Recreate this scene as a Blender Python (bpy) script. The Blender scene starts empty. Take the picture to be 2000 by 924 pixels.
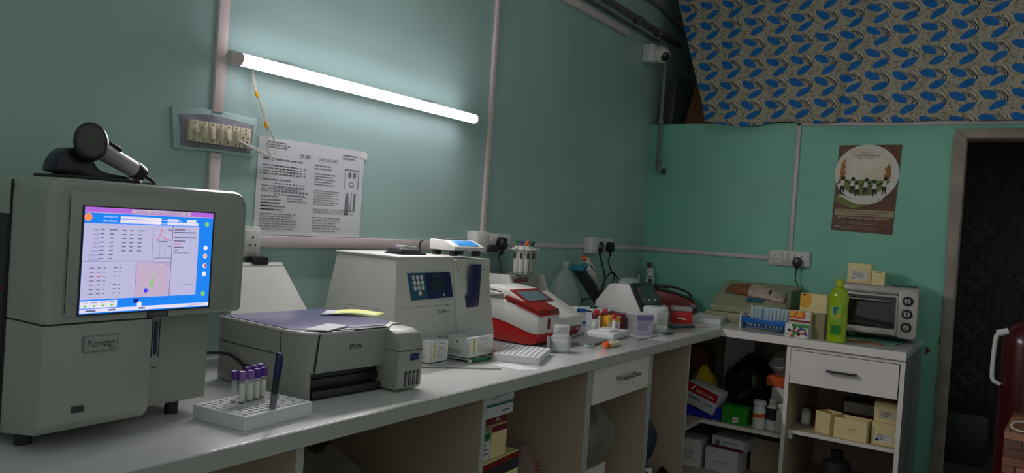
import bpy, bmesh, math, random
from mathutils import Vector, Matrix
random.seed(7)
sc = bpy.context.scene
R = math.radians
# ---------------------------------------------------------------- camera, world, exposure
CAMP = Vector((-4.486, -1.9328, 1.2412)); YAW, PIT, ROL, FPX = 0.5728, -0.0164, 0.0674, 1530.79
cF = Vector((math.cos(YAW)*math.cos(PIT), math.sin(YAW)*math.cos(PIT), math.sin(PIT)))
_r = cF.cross(Vector((0, 0, 1))).normalized(); _u = _r.cross(cF)
cR = math.cos(ROL)*_r + math.sin(ROL)*_u; cU = -math.sin(ROL)*_r + math.cos(ROL)*_u
cam = bpy.data.cameras.new('camera'); camo = bpy.data.objects.new('camera', cam); sc.collection.objects.link(camo)
cam.sensor_width = 36; cam.lens = 36*FPX/2000; cam.clip_start = .02
camo.matrix_world = Matrix(((cR.x, cU.x, -cF.x, CAMP.x), (cR.y, cU.y, -cF.y, CAMP.y), (cR.z, cU.z, -cF.z, CAMP.z), (0, 0, 0, 1)))
sc.camera = camo
sc.view_settings.view_transform = 'Standard'; sc.view_settings.look = 'None'
sc.view_settings.gamma = 1; sc.view_settings.use_curve_mapping = False
EXPOSURE = 0.0; sc.view_settings.exposure = EXPOSURE
TUBE = 235.0        # brightness of the front of the wall tube's diffuser
TUBES = 21.0       # and of its flanks, which face away from the LEDs
w = bpy.data.worlds.new('world'); sc.world = w; w.use_nodes = True
w.node_tree.nodes['Background'].inputs[0].default_value = (.80, .88, .84, 1)
w.node_tree.nodes['Background'].inputs[1].default_value = .36
sc.cycles.max_bounces = 10; sc.cycles.diffuse_bounces = 5; sc.cycles.transparent_max_bounces = 16
sc.cycles.use_denoising = True; sc.cycles.sample_clamp_indirect = 4; sc.cycles.caustics_reflective = False; sc.cycles.caustics_refractive = False

def ray(x, y): return cF + cR*((x-1000)/FPX) - cU*((y-462)/FPX)
class Fr:      # a thing's own frame: origin and turn; looks up where a measured sight line meets its planes
    def __init__(s, x, y, z=.8, yaw=0):
        s.o = Vector((x, y, z)); s.yaw = R(yaw); s.m = Matrix.Translation(s.o) @ Matrix.Rotation(s.yaw, 4, 'Z'); s.i = s.m.inverted()
    def h(s, a, b, ax, v=0.):
        o = s.i @ CAMP; d = s.i.to_3x3() @ ray(a, b); k = 'xyz'.index(ax); t = (v-o[k])/d[k]; return o+d*t
    def x(s, a, b, v=0.): p = s.h(a, b, 'x', v); return (p.y, p.z)
    def y(s, a, b, v=0.): p = s.h(a, b, 'y', v); return (p.x, p.z)
    def z(s, a, b, v=0.): p = s.h(a, b, 'z', v); return (p.x, p.y)
W = Fr(0, 0, 0)

# ---------------------------------------------------------------- materials
def lin(c): c = c/255; return c/12.92 if c <= .04045 else ((c+.055)/1.055)**2.4
def rgb(r, g, b): return (lin(r), lin(g), lin(b), 1)
MATS = {}
def mat(name, c, rough=.5, metal=0., noise=.06, scale=6., bump=0., emit=0., alpha=None, trans=0., spec=.5, c2=None, nscale=None):
    if name in MATS: return MATS[name]
    m = bpy.data.materials.new(name); m.use_nodes = True; nt = m.node_tree; b = nt.nodes['Principled BSDF']
    col = rgb(*c) if max(c) > 1 else (*c, 1)
    b.inputs['Roughness'].default_value = rough; b.inputs['Metallic'].default_value = metal
    b.inputs['Specular IOR Level'].default_value = spec
    b.inputs['Base Color'].default_value = col
    if trans: b.inputs['Transmission Weight'].default_value = trans
    if alpha is not None: b.inputs['Alpha'].default_value = alpha
    if emit:
        b.inputs['Emission Color'].default_value = col; b.inputs['Emission Strength'].default_value = emit
    elif noise or bump:
        tc = nt.nodes.new('ShaderNodeTexCoord'); n = nt.nodes.new('ShaderNodeTexNoise')
        n.inputs['Scale'].default_value = scale; n.inputs['Detail'].default_value = 5
        nt.links.new(tc.outputs['Object'], n.inputs['Vector'])
        if noise:
            mx = nt.nodes.new('ShaderNodeMix'); mx.data_type = 'RGBA'
            if c2: a, bb = col, rgb(*c2)
            else: a = tuple(v*(1-noise) for v in col[:3])+(1,); bb = tuple(min(1, v*(1+noise)) for v in col[:3])+(1,)
            mr = nt.nodes.new('ShaderNodeMapRange'); mr.inputs[1].default_value = .35; mr.inputs[2].default_value = .65
            nt.links.new(n.outputs['Fac'], mr.inputs[0]); nt.links.new(mr.outputs[0], mx.inputs[0])
            mx.inputs[6].default_value = a; mx.inputs[7].default_value = bb
            nt.links.new(mx.outputs[2], b.inputs['Base Color'])
        if bump:
            bp = nt.nodes.new('ShaderNodeBump'); bp.inputs['Strength'].default_value = bump; bp.inputs['Distance'].default_value = .004
            n2 = nt.nodes.new('ShaderNodeTexNoise'); n2.inputs['Scale'].default_value = nscale or scale*3; n2.inputs['Detail'].default_value = 6
            nt.links.new(tc.outputs['Object'], n2.inputs['Vector'])
            nt.links.new(n2.outputs['Fac'], bp.inputs['Height']); nt.links.new(bp.outputs[0], b.inputs['Normal'])
    MATS[name] = m; return m
M = dict(
 teal=mat('teal_wall_paint_lit', (156, 184, 179), .42, noise=.10, scale=1.3, bump=.5, nscale=5, spec=.4),  # paler than the end wall: the tube's washed-out glow is in the colour
 tealB=mat('teal_wall_paint_end', (126, 192, 168), .5, noise=.07, scale=1.7, bump=.35, nscale=6),
 white=mat('white_plastic', (206, 204, 198), .38), cream=mat('cream_plastic', (160, 156, 128), .45),
 trunk=mat('trunking_plastic', (205, 190, 188), .45), body=mat('grey_white_housing', (152, 156, 147), .4, noise=.03),
 body2=mat('analyser_housing', (188, 188, 180), .4, noise=.03), bodyd=mat('cabinet_side_shaded', (112, 120, 122), .45), black=mat('black_plastic', (18, 18, 22), .35), blackm=mat('black_matte', (14, 14, 16), .7),
 dark=mat('dark_grey_plastic', (44, 46, 50), .4), grey=mat('mid_grey_plastic', (120, 120, 122), .4), navy=mat('navy_plastic', (22, 28, 78), .35),
 lam=mat('white_laminate', (196, 196, 192), .16, noise=.04, scale=2.2, spec=.5), edge=mat('laminate_edge', (170, 172, 166), .4, noise=.05),
 panel=mat('cabinet_board', (184, 166, 144), .6, noise=.06, scale=2), panelw=mat('cabinet_front_board', (224, 216, 210), .4, noise=.03),
 scan=mat('scanner_lid', (98, 98, 132), .3, noise=.04), seam=mat('seam', (30, 30, 32), .7, noise=0),
 paper=mat('white_paper', (200, 202, 206), .7, noise=.03), ink=mat('black_ink', (36, 38, 42), .7, noise=0), inkg=mat('grey_ink', (108, 110, 116), .7, noise=0),
 yel=mat('yellow_paper', (214, 226, 60), .6, c2=(235, 236, 190), scale=30, noise=.1), steel=mat('steel', (160, 158, 156), .3, metal=.9, noise=.04),
 red=mat('red_plastic', (176, 22, 20), .33, noise=.04), redd=mat('dark_red_plastic', (120, 26, 20), .35), lcd=mat('grey_lcd', (88, 106, 112), .15, noise=0),
 purple=mat('purple_cap', (84, 42, 140), .45), lilac=mat('lilac_cap', (140, 96, 170), .45), blood=mat('blood', (110, 24, 20), .3),
 clear=mat('clear_plastic', (225, 232, 232), .12, noise=0, alpha=.28), film=mat('clear_bag_film', (200, 210, 206), .22, noise=0, alpha=.22, bump=.6, nscale=30),
 glass=mat('glass_tube', (215, 232, 240), .05, noise=0, alpha=.35), blue=mat('blue_plastic', (10, 96, 170), .35), sky=mat('sky_blue_panel', (50, 140, 210), .35),
 teals=mat('keypad_teal', (18, 74, 100), .35), green=mat('green_plastic', (20, 110, 70), .35), lime=mat('green_card', (30, 140, 30), .5),
 ybox=mat('cream_carton', (224, 206, 150), .65), ycard=mat('yellow_card', (222, 160, 30), .6), orange=mat('orange_card', (214, 92, 20), .6),
 wood=mat('brown_card', (110, 72, 44), .8, noise=.12), maroon=mat('maroon', (104, 18, 34), .45), cord=mat('black_cord', (12, 14, 16), .45, noise=0),
 wcord=mat('white_cord', (190, 190, 180), .5, noise=0), metal=mat('galvanised_pipe', (104, 100, 98), .45, metal=.35, noise=.1, scale=14),
 pvc=mat('grey_pvc', (120, 122, 118), .5), foam=mat('white_foam', (206, 208, 206), .6, noise=.03), tan=mat('tan_plastic', (196, 186, 160), .45),
 soap=mat('green_detergent', (150, 180, 14), .12, noise=.08, alpha=.88), soapc=mat('detergent_cap', (164, 178, 26), .4), glabel=mat('green_label', (22, 122, 40), .4),
 bread=mat('bread_brown', (128, 84, 50), .8, noise=.2, scale=25), crumpled=mat('crumpled_wrap', (190, 168, 150), .35, noise=.2, scale=40, bump=.8),
 darkglass=mat('dark_oven_glass', (26, 22, 24), .08, noise=0, spec=.8), ovenf=mat('oven_silver', (178, 170, 164), .35, metal=.2),
 blackbag=mat('black_bin_bag', (10, 10, 12), .3, bump=.8, nscale=14), yplast=mat('yellow_polythene', (196, 170, 20), .4, bump=.6, nscale=14),
 bluebag=mat('blue_bag_fabric', (18, 34, 62), .6, bump=.4), dblue=mat('blue_crate', (16, 38, 170), .4), vent=mat('recess_dark', (40, 42, 50), .6),
 plaster=mat('rough_plaster', (120, 122, 130), .85, noise=.25, scale=30, bump=.9, nscale=60), frame=mat('aged_door_frame', (150, 138, 126), .6, noise=.16, scale=9, bump=.4),
 floor=mat('floor_tile', (92, 86, 80), .4, noise=.12, scale=3), ceilm=mat('ceiling_paint', (170, 178, 172), .8, noise=.05),
 amber=mat('amber_liquid', (206, 120, 30), .3), wlab=mat('white_label', (214, 214, 208), .6, noise=.02), pink=mat('pink_tint', (210, 150, 150), .5),
 cyl=mat('dark_red_enamel', (70, 10, 18), .25), bluey=mat('teal_cap', (18, 110, 130), .4), mauve=mat('pale_mauve_card', (176, 172, 196), .6), mauved=mat('mauve_band', (120, 112, 156), .6), greyc=mat('grey_card', (140, 142, 140), .6), rim=mat('doorway_shade', (54, 40, 34), .7), sac=mat('dim_sack', (92, 84, 74), .8, noise=.2, scale=10, bump=.6))
def emis(name, c, s):
    return mat(name, c, .6, noise=0, emit=s)
E_lav = emis('screen_lavender', (188, 184, 220), .80); E_blue = emis('screen_blue', (24, 128, 236), .85); E_pur = emis('screen_purple', (176, 100, 214), .85)
E_wht = emis('screen_white', (226, 218, 236), .85); E_dk = emis('screen_ink', (110, 104, 140), .7); E_red = emis('screen_red', (214, 60, 90), .8)
E_grn = emis('screen_green', (130, 200, 110), .8); E_bl2 = emis('screen_dot_blue', (60, 60, 240), .8); E_or = emis('screen_orange', (250, 140, 90), .85); E_navy = emis('screen_navy', (20, 30, 150), .6); E_pk = emis('screen_rose', (196, 172, 200), .8)

# ---------------------------------------------------------------- mesh builder
class MB:
    def __init__(s, T=None): s.bm = bmesh.new(); s.T = T or Matrix(); s.mats = []
    def mi(s, m):
        if m not in s.mats: s.mats.append(m)
        return s.mats.index(m)
    def face(s, vs, m):
        try: f = s.bm.faces.new(vs)
        except ValueError: return None
        f.material_index = s.mi(m); f.smooth = True; return f
    def v(s, co): return s.bm.verts.new(s.T @ Vector(co))
    def take(s, tb, m, X=None):      # copy a temporary bmesh in
        X = X or Matrix(); mp = [s.v(X @ v.co) for v in tb.verts]
        tb.verts.index_update()
        for f in tb.faces: s.face([mp[v.index] for v in f.verts], m)
        tb.free(); return s
    def box(s, x0, x1, y0, y1, z0, z1, m, bev=0., seg=2, X=None):
        tb = bmesh.new(); bmesh.ops.create_cube(tb, size=1)
        for v in tb.verts: v.co = Vector(((x0+x1)/2+v.co.x*(x1-x0), (y0+y1)/2+v.co.y*(y1-y0), (z0+z1)/2+v.co.z*(z1-z0)))
        bev = min(bev, .49*min(abs(x1-x0), abs(y1-y0), abs(z1-z0)))
        if bev > 0: bmesh.ops.bevel(tb, geom=tb.edges[:], offset=bev, segments=seg, affect='EDGES', profile=.5)
        return s.take(tb, m, X)
    def prism(s, pts, a0, a1, axis, m, bev=0., seg=2, X=None):   # outline extruded along an axis; pts are the other two coords in xyz order
        def P(p, a): return {'x': (a, p[0], p[1]), 'y': (p[0], a, p[1]), 'z': (p[0], p[1], a)}[axis]
        tb = bmesh.new(); A = [tb.verts.new(P(p, a0)) for p in pts]; B = [tb.verts.new(P(p, a1)) for p in pts]
        n = len(pts)
        tb.faces.new(A[::-1]); tb.faces.new(B)
        for i in range(n): tb.faces.new((A[i], A[(i+1) % n], B[(i+1) % n], B[i]))
        bmesh.ops.recalc_face_normals(tb, faces=tb.faces[:])
        if bev > 0: bmesh.ops.bevel(tb, geom=tb.edges[:], offset=bev, segments=seg, affect='EDGES', profile=.5)
        return s.take(tb, m, X)
    def lathe(s, prof, m, seg=24, c=(0, 0, 0), X=None, ms=None, cap=True):
        X = X or Matrix(); rings = []
        for r, z in prof: rings.append([s.v(X @ Vector((c[0]+r*math.cos(2*math.pi*k/seg), c[1]+r*math.sin(2*math.pi*k/seg), c[2]+z))) for k in range(seg)])
        for i in range(len(rings)-1):
            mm = ms[i] if ms else m
            for k in range(seg): s.face((rings[i][k], rings[i][(k+1) % seg], rings[i+1][(k+1) % seg], rings[i+1][k]), mm)
        if cap:
            s.face(rings[0][::-1], ms[0] if ms else m); s.face(rings[-1], ms[-1] if ms else m)
        return s
    def cyl(s, p, q, r, m, seg=16, r2=None):
        p, q = Vector(p), Vector(q); d = q-p; X = Matrix.Translation(p) @ d.to_track_quat('Z', 'Y').to_matrix().to_4x4()
        return s.lathe([(r, 0), (r2 if r2 is not None else r, d.length)], m, seg, X=X)
    def tube(s, path, r, m, seg=8, smooth=4):
        P = [Vector(p) for p in path]
        if smooth > 1 and len(P) > 2:
            Q = []
            for i in range(len(P)-1):
                a, b, c, d = P[max(i-1, 0)], P[i], P[i+1], P[min(i+2, len(P)-1)]
                for k in range(smooth):
                    t = k/smooth; Q.append(.5*((2*b)+(-a+c)*t+(2*a-5*b+4*c-d)*t*t+(-a+3*b-3*c+d)*t**3))
            Q.append(P[-1]); P = Q
        rings = []; up = None
        for i, p in enumerate(P):
            d = (P[min(i+1, len(P)-1)]-P[max(i-1, 0)]).normalized()
            if up is None: up = d.orthogonal().normalized()
            up = (up - d*up.dot(d)).normalized(); sd = d.cross(up)
            rr = r[min(int(i*len(r)/len(P)), len(r)-1)] if isinstance(r, (list, tuple)) else r
            rings.append([s.v(p+(up*math.cos(2*math.pi*k/seg)+sd*math.sin(2*math.pi*k/seg))*rr) for k in range(seg)])
        for i in range(len(rings)-1):
            for k in range(seg): s.face((rings[i][k], rings[i][(k+1) % seg], rings[i+1][(k+1) % seg], rings[i+1][k]), m)
        s.face(rings[0][::-1], m); s.face(rings[-1], m); return s
    def poly(s, pts, m, X=None):
        X = X or Matrix(); s.face([s.v(X @ Vector(p)) for p in pts], m); return s
    def flat(s, pts, m, y=0.):        # printed shape lying on a plane facing -y; pts are (x, z)
        s.face([s.v((p[0], y, p[1])) for p in pts], m); return s
    def rect(s, x0, x1, z0, z1, m, y=0.): return s.flat([(x0, z0), (x1, z0), (x1, z1), (x0, z1)], m, y)
    def disc(s, x, z, r, m, y=0., n=20, rz=None): return s.flat([(x+r*math.cos(2*math.pi*k/n), z+(rz or r)*math.sin(2*math.pi*k/n)) for k in range(n)], m, y)
    def words(s, x0, x1, z1, z0, n, m, y=0., h=.45, fill=1.):    # rows of tiny print
        rnd = random.Random(int(abs(x0*9973+z1*7919)*1000))
        for i in range(n):
            zt = z1-(z1-z0)*i/n; hh = (z1-z0)/n*h; x = x0; xe = x0+(x1-x0)*fill*rnd.uniform(.7, 1)
            while x < xe:
                wd = min((x1-x0)*rnd.uniform(.06, .2), xe-x)
                s.rect(x, x+wd*.85, zt-hh, zt, m, y); x += wd
        return s
    def text(s, body, x, z, w_, h_, m, y=0., shear=0.):
        cu = bpy.data.curves.new('t', 'FONT'); cu.body = body; cu.fill_mode = 'FRONT'; cu.shear = shear; cu.resolution_u = 3
        o = bpy.data.objects.new('t', cu); me = bpy.data.meshes.new_from_object(o)
        xs = [v.co.x for v in me.vertices]; ys = [v.co.y for v in me.vertices]
        if xs:
            sx = w_/(max(xs)-min(xs)); sy = h_/(max(ys)-min(ys)); ax, ay = min(xs), min(ys)
            vs = [s.v((x+(v.co.x-ax)*sx, y, z+(v.co.y-ay)*sy)) for v in me.vertices]
            for p in me.polygons: s.face([vs[i] for i in p.vertices], m)
        bpy.data.objects.remove(o); bpy.data.curves.remove(cu); bpy.data.meshes.remove(me); return s
    def holes(s, x0, y0, nx, ny, p, r, ztop, depth, m, seg=12, md=None):   # perforated plate top
        for i in range(nx):
            for j in range(ny):
                cx, cy = x0+(i+.5)*p, y0+(j+.5)*p
                O, I, D = [], [], []
                for k in range(seg):
                    a = 2*math.pi*(k+.5)/seg; c_, s_ = math.cos(a), math.sin(a); q = max(abs(c_), abs(s_))
                    O.append(s.v((cx+c_/q*p/2, cy+s_/q*p/2, ztop))); I.append(s.v((cx+c_*r, cy+s_*r, ztop))); D.append(s.v((cx+c_*r*.9, cy+s_*r*.9, ztop-depth)))
                for k in range(seg):
                    l = (k+1) % seg; s.face((O[k], O[l], I[l], I[k]), m); s.face((I[k], I[l], D[l], D[k]), md or m)
                s.face(D, md or m)
        return s
    def build(s, name, parent=None, loc=None, rot=None):
        me = bpy.data.meshes.new(name)
        bmesh.ops.remove_doubles(s.bm, verts=s.bm.verts[:], dist=1e-6) if len(s.bm.verts) < 20000 else None
        s.bm.to_mesh(me); s.bm.free()
        for m in s.mats: me.materials.append(m)
        try: me.set_sharp_from_angle(angle=R(35))
        except Exception: pass
        o = bpy.data.objects.new(name, me); sc.collection.objects.link(o)
        if parent: o.parent = parent
        if loc is not None: o.location = loc
        if rot is not None: o.rotation_euler = rot
        return o
def tag(o, label, cat, group=None):
    o['label'] = label; o['category'] = cat
    if group: o['group'] = group
    return o
def thing(name, label, cat, fr=None, group=None, loc=None, rz=0):
    o = bpy.data.objects.new(name, None); sc.collection.objects.link(o); o.empty_display_size = .05
    if fr: o.location = fr.o; o.rotation_euler = (0, 0, fr.yaw)
    if loc is not None: o.location = loc; o.rotation_euler = (0, 0, rz)
    return tag(o, label, cat, group)
def struct(o): o['kind'] = 'structure'; return o
def copy_tree(o, label, loc, rz=None, rot=None):
    c = o.copy(); sc.collection.objects.link(c); c.location = loc; c['label'] = label
    if rot is not None: c.rotation_euler = rot
    elif rz is not None: c.rotation_euler = (0, 0, rz)
    for ch in o.children:
        d = ch.copy(); sc.collection.objects.link(d); d.parent = c
        for g in ch.children:
            e = g.copy(); sc.collection.objects.link(e); e.parent = d
    return c
def child_world(o, par):
    o.parent = par; o.matrix_parent_inverse = Matrix.LocRotScale(par.location, par.rotation_euler, par.scale).inverted(); return o
def rrect(x0, x1, z0, z1, r, n=4):
    P = []
    for cx, cz, a0 in ((x1-r, z1-r, 0), (x0+r, z1-r, 90), (x0+r, z0+r, 180), (x1-r, z0+r, 270)):
        for k in range(n+1): a = R(a0+90*k/n); P.append((cx+r*math.cos(a), cz+r*math.sin(a)))
    return P

# ================================================================ THE ROOM
CD = .752       # worktop depth along wall_left
XE = -.716      # front edge of the short worktop
ZW = .8; LB = 1.56; DY0 = -1.683; DZ = 1.817; ZL = 1.905; CEIL = 2.95; XC = -6.0; YR = -3.7; XLOFT = .85
b = MB(); b.box(XC-.1, XLOFT+.6, YR-.1, .1, -.1, 0, M['floor']); struct(b.build('floor'))
b = MB(); b.box(-2.2, XLOFT+.6, YR-.1, .15, CEIL, CEIL+.1, M['ceilm']); struct(b.build('ceiling'))
b = MB(); b.box(XC-.1, XLOFT+.1, 0, .15, 0, CEIL, M['teal']); struct(b.build('wall_left'))
b = MB()
b.box(0, .149, DY0+.014, 0, 0, ZL, M['tealB']); b.box(0, .149, DY0-.914, DY0+.014, DZ+.014, ZL, M['tealB']); b.box(0, .149, YR, DY0-.914, 0, ZL, M['tealB'])
struct(b.build('wall_back'))
b = MB(); b.box(.15, XLOFT, YR, 0, ZL-.07, ZL-.0005, M['rim']); struct(b.build('floor_loft'))  # slab coloured dark to carry the shade at the doorway top
b = MB(); b.box(XLOFT, XLOFT+.1, YR, 0, ZL, CEIL, M['tealB']); struct(b.build('wall_loft'))
# walls behind the photographer left out, ceiling cut short, to let world light in

# patterned dark wall seen through the doorway
class N:
    nt = None
    def __init__(s, o): s.o = o
    @staticmethod
    def op(k, *a):
        n = N.nt.nodes.new('ShaderNodeMath'); n.operation = k
        for i, v in enumerate(a):
            if isinstance(v, N): N.nt.links.new(v.o, n.inputs[i])
            else: n.inputs[i].default_value = v
        return N(n.outputs[0])
    def __add__(s, q): return N.op('ADD', s, q)
    def __sub__(s, q): return N.op('SUBTRACT', s, q)
    def __mul__(s, q): return N.op('MULTIPLY', s, q)
    def lt(s, q): return N.op('LESS_THAN', s, q)
    def gt(s, q): return N.op('GREATER_THAN', s, q)
    def fr(s): return N.op('FRACT', s)
    def ab(s): return N.op('ABSOLUTE', s)
    def mx(s, q): return N.op('MAXIMUM', s, q)
def start(name, rough):
    m = bpy.data.materials.new(name); m.use_nodes = True; N.nt = m.node_tree; bs = N.nt.nodes['Principled BSDF']; bs.inputs['Roughness'].default_value = rough
    tc = N.nt.nodes.new('ShaderNodeTexCoord'); sp = N.nt.nodes.new('ShaderNodeSeparateXYZ'); N.nt.links.new(tc.outputs['Object'], sp.inputs[0])
    return m, bs, N(sp.outputs[0]), N(sp.outputs[1]), N(sp.outputs[2]), tc
def mixc(f, a, b_):
    n = N.nt.nodes.new('ShaderNodeMix'); n.data_type = 'RGBA'; N.nt.links.new(f.o, n.inputs[0])
    for i, v in ((6, a), (7, b_)):
        if isinstance(v, tuple): n.inputs[i].default_value = v
        else: N.nt.links.new(v, n.inputs[i])
    return n.outputs[2]
m, bs, x, y, z, tc = start('diamond_tile', .5)
u = (y*3.2).fr()-.5; v = (z*3.2).fr()-.5; d = u.ab()+v.ab()
band = (d-.42).ab().lt(.05); inner = (d-.2).ab().lt(.035); u2 = ((y*19.2).fr()-.5).ab()+((z*19.2).fr()-.5).ab(); small = u2.lt(.32)
c = mixc(small, rgb(40, 38, 35), rgb(78, 70, 62)); c = mixc(band, c, rgb(28, 27, 26)); c = mixc(inner, c, rgb(84, 74, 64)); N.nt.links.new(c, bs.inputs['Base Color'])
b = MB(); b.box(1.35, 1.43, YR, -.2, 0, 2.4, m); struct(b.build('wall_passage'))
b = MB(); b.box(.15, 1.35, YR, -.2, 2.2, 2.3, M['rim']); struct(b.build('ceiling_passage_block'))  # unseen passage ceiling, added to keep the doorway dark
b = MB(); b.box(.15, 1.35, -1.45, -1.35, 0, 2.2, M['rim']); struct(b.build('wall_passage_block'))  # unseen side closure, added to shut light out of the passage

# door frame
d1 = thing('door_1', 'aged grey wooden door frame around the dark doorway', 'door frame', loc=(0, 0, 0)); d1['kind'] = 'structure'; del d1['category']
b = MB(); b.prism([(DY0, 0), (DY0, DZ), (DY0+.045, DZ+.045), (DY0+.06, DZ-.02), (DY0+.046, 1.0), (DY0+.05, 0)], -.012, .15, 'x', M['frame'], .003); b.box(-.004, .02, DY0-.001, DY0+.012, 0, DZ, M['frame']); b.build('jamb', d1)
b = MB(); b.prism([(DY0-.9, DZ), (DY0-.9, DZ+.05), (DY0+.045, DZ+.046), (DY0, DZ)], -.012, .15, 'x', M['frame'], .003); b.build('lintel', d1)
b = MB(); b.box(-.012, .15, DY0-.95, DY0-.9, 0, DZ+.05, M['frame'], .003); b.build('jamb', d1)
crack = MB()
for (px_, p1, p2) in ((1866, 290, 312), (1863, 316, 330), (1858, 415, 440), (1849, 480, 510), (1836, 655, 678), (1829, 745, 775), (1826, 850, 885)):
    a = W.x(px_, p1, -.0015); c = W.x(px_-1, p2, -.0015); crack.poly([(-.0015, a[0], a[1]), (-.0015, a[0]-.006, (a[1]+c[1])/2), (-.0015, c[0], c[1]), (-.0015, c[0]+.005, (a[1]+c[1])/2)], M['seam'])
struct(crack.build('trim_crack'))

# trunking strips
def strip(name, x0, x1, y0, y1, z0, z1):
    b = MB(); b.box(x0, x1, y0, y1, z0, z1, M['trunk'], .002)
    return struct(b.build(name))
strip('trim_1', -3.098, -3.064, -.014, 0, 1.50, CEIL); strip('trim_1', -3.098, -3.064, -.014, 0, 1.10, 1.385)
strip('trim_2', -1.746, -1.720, -.014, 0, 1.19, CEIL)
ZT = 1.1485
strip('trim_3', -4.4, -1.838, -.015, 0, ZT-.030, ZT+.006); strip('trim_3', -1.54, -.79, -.013, 0, ZT-.012, ZT+.010); strip('trim_3', -.52, 0, -.013, 0, ZT-.012, ZT+.010)
strip('trim_4', -.013, 0, -.765, 0, ZT-.014, ZT+.010)
strip('trim_5', -.014, 0, -.889, -.868, 1.196, ZL-.005); strip('trim_6', -.014, 0, -2.8, -.868, ZL-.02, ZL+.004)

# loft: curtain, carton, dark board added to deepen the recess shade
m, bs, x, y, z, tc = start('printed_curtain', .85)
ns = N.nt.nodes.new('ShaderNodeTexNoise'); ns.inputs['Scale'].default_value = 9; N.nt.links.new(tc.outputs['Object'], ns.inputs['Vector'])
wob = (N(ns.outputs['Fac'])-.5)
Y = y*(-7.7)+z*.35+wob*.12; Z = z*8.4+y*.12+wob*.12
u = Y.fr(); v = Z.fr()
def ell(cx, cz, a, bx, bz):
    ca, sa = math.cos(R(a)), math.sin(R(a)); du = u-cx; dv = v-cz
    p = (du*ca+dv*sa)*(1/bx); q = (dv*ca-du*sa)*(1/bz); return p*p+q*q
l1 = ell(.30, .72, -30, .32, .16).lt(1.); l2 = ell(.60, .25, 33, .32, .145).lt(1.)
def ringf(cx, cz, ru, rv, t): e = ell(cx, cz, 0, ru, rv); return (e-1.).ab().lt(t)
rg = (ringf(.38, .50, .52, .36, .09).mx(ringf(.38, .50, .44, .29, .07)))*u.gt(.42)
rg2 = ringf(.50, .62, .48, .36, .05)*u.gt(.60); rg3 = (ringf(.48, .60, .40, .42, .12).mx(ringf(.50, .64, .50, .46, .05)))*u.gt(.56)
vo = N.nt.nodes.new('ShaderNodeTexVoronoi'); vo.inputs['Scale'].default_value = 55; N.nt.links.new(tc.outputs['Object'], vo.inputs['Vector'])
dots = (N(vo.outputs['Distance'])-.28).ab().lt(.07)
c = mixc(dots, rgb(166, 158, 138), rgb(112, 102, 82)); c = mixc(rg3, c, rgb(196, 188, 168)); c = mixc(rg2, c, rgb(112, 104, 92)); c = mixc(rg, c, rgb(30, 42, 66))
c = mixc(l1.mx(l2), c, rgb(12, 100, 168)); N.nt.links.new(c, bs.inputs['Base Color'])
CURT = m
def curtain(y_tl, y_bl, y1, zb, x0, amp, ph, y1t=None):
    b = MB(); ny, nz = 150, 26; G = []
    for j in range(nz+1):
        t = j/nz; row = []
        for i in range(ny+1):
            s_ = i/ny; yl = y_bl+(y_tl-y_bl)*min(1, t*1.25); yr_ = y1+((y1t if y1t is not None else y1)-y1)*t; yy = yl+(yr_-yl)*s_
            zz = zb(yy)+(2.93-zb(yy))*t
            fold = amp*(.5+.5*(1-t))*(math.sin(yy*21+ph+2*t)+.6*math.sin(yy*47+ph*2)+.35*math.sin(yy*83+t*5))
            bul = .03*math.exp(-t*9)*(math.sin(yy*9)+1)
            row.append(b.v((x0-fold-bul, yy, zz)))
        G.append(row)
    for j in range(nz):
        for i in range(ny): b.face((G[j][i], G[j][i+1], G[j+1][i+1], G[j+1][i]), CURT)
    return b
zb1 = lambda yy: 1.903-.02*math.exp(-((yy+.62)/.22)**2)+.012*math.sin(yy*14)
o = curtain(-.105, -.36, -1.10, zb1, -.040, .006, 0, -1.40).build('curtain'); md = o.modifiers.new('solid', 'SOLIDIFY'); md.thickness = .0015
tag(o, 'left printed curtain with blue leaves hanging over the loft beside the camera', 'curtain', )
zb2 = lambda yy: 1.890+.006*math.sin(yy*11)
o = curtain(-1.22, -1.08, -2.9, zb2, -.075, .014, 2).build('curtain'); md = o.modifiers.new('solid', 'SOLIDIFY'); md.thickness = .0015
tag(o, 'right printed curtain with blue leaves hanging above the poster and doorway', 'curtain')
o = thing('cardboard_box', 'brown cardboard box with black lettering on the loft behind the curtain edge', 'box', loc=(.12, -.15, ZL))
a = Fr(.12, -.15, ZL)
b = MB(); b.prism([(-.01, 0), (-.40, 0), (-.40, .36), (-.09, .36), (-.055, .20)], 0, .3, 'x', M['wood'], .002)
b.build('carton', o)
T90 = Matrix.Rotation(R(-90), 4, 'Z')
b = MB(Matrix.Translation((-.0015, -.135, .02)) @ T90); b.text('LOM', 0, .045, .10, .045, M['ink']); b.text('TOSSI', 0, .005, .10, .03, M['ink']); b.build('lettering', o)
b = MB(); b.prism([(-.035, 0), (-.12, 0), (-.135, .27), (-.075, .26)], -.10, -.06, 'x', mat('dark_film', (70, 66, 60), .3, noise=.3, scale=30, alpha=.55, bump=.8, nscale=30), .01)  # polythene in a darker, mottled film colour
tag(b.build('polythene_bundle', loc=(.13, 0, ZL)), 'crumpled clear polythene on the loft ledge next to the pipe', 'polythene')
b = MB(); b.box(.55, .57, -.36, -.06, ZL, ZL+.75, M['blackm'], .002); tag(b.build('board'), 'black board added to darken the loft corner behind the camera', 'board')  # put in so the loft recess stays dark

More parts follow.
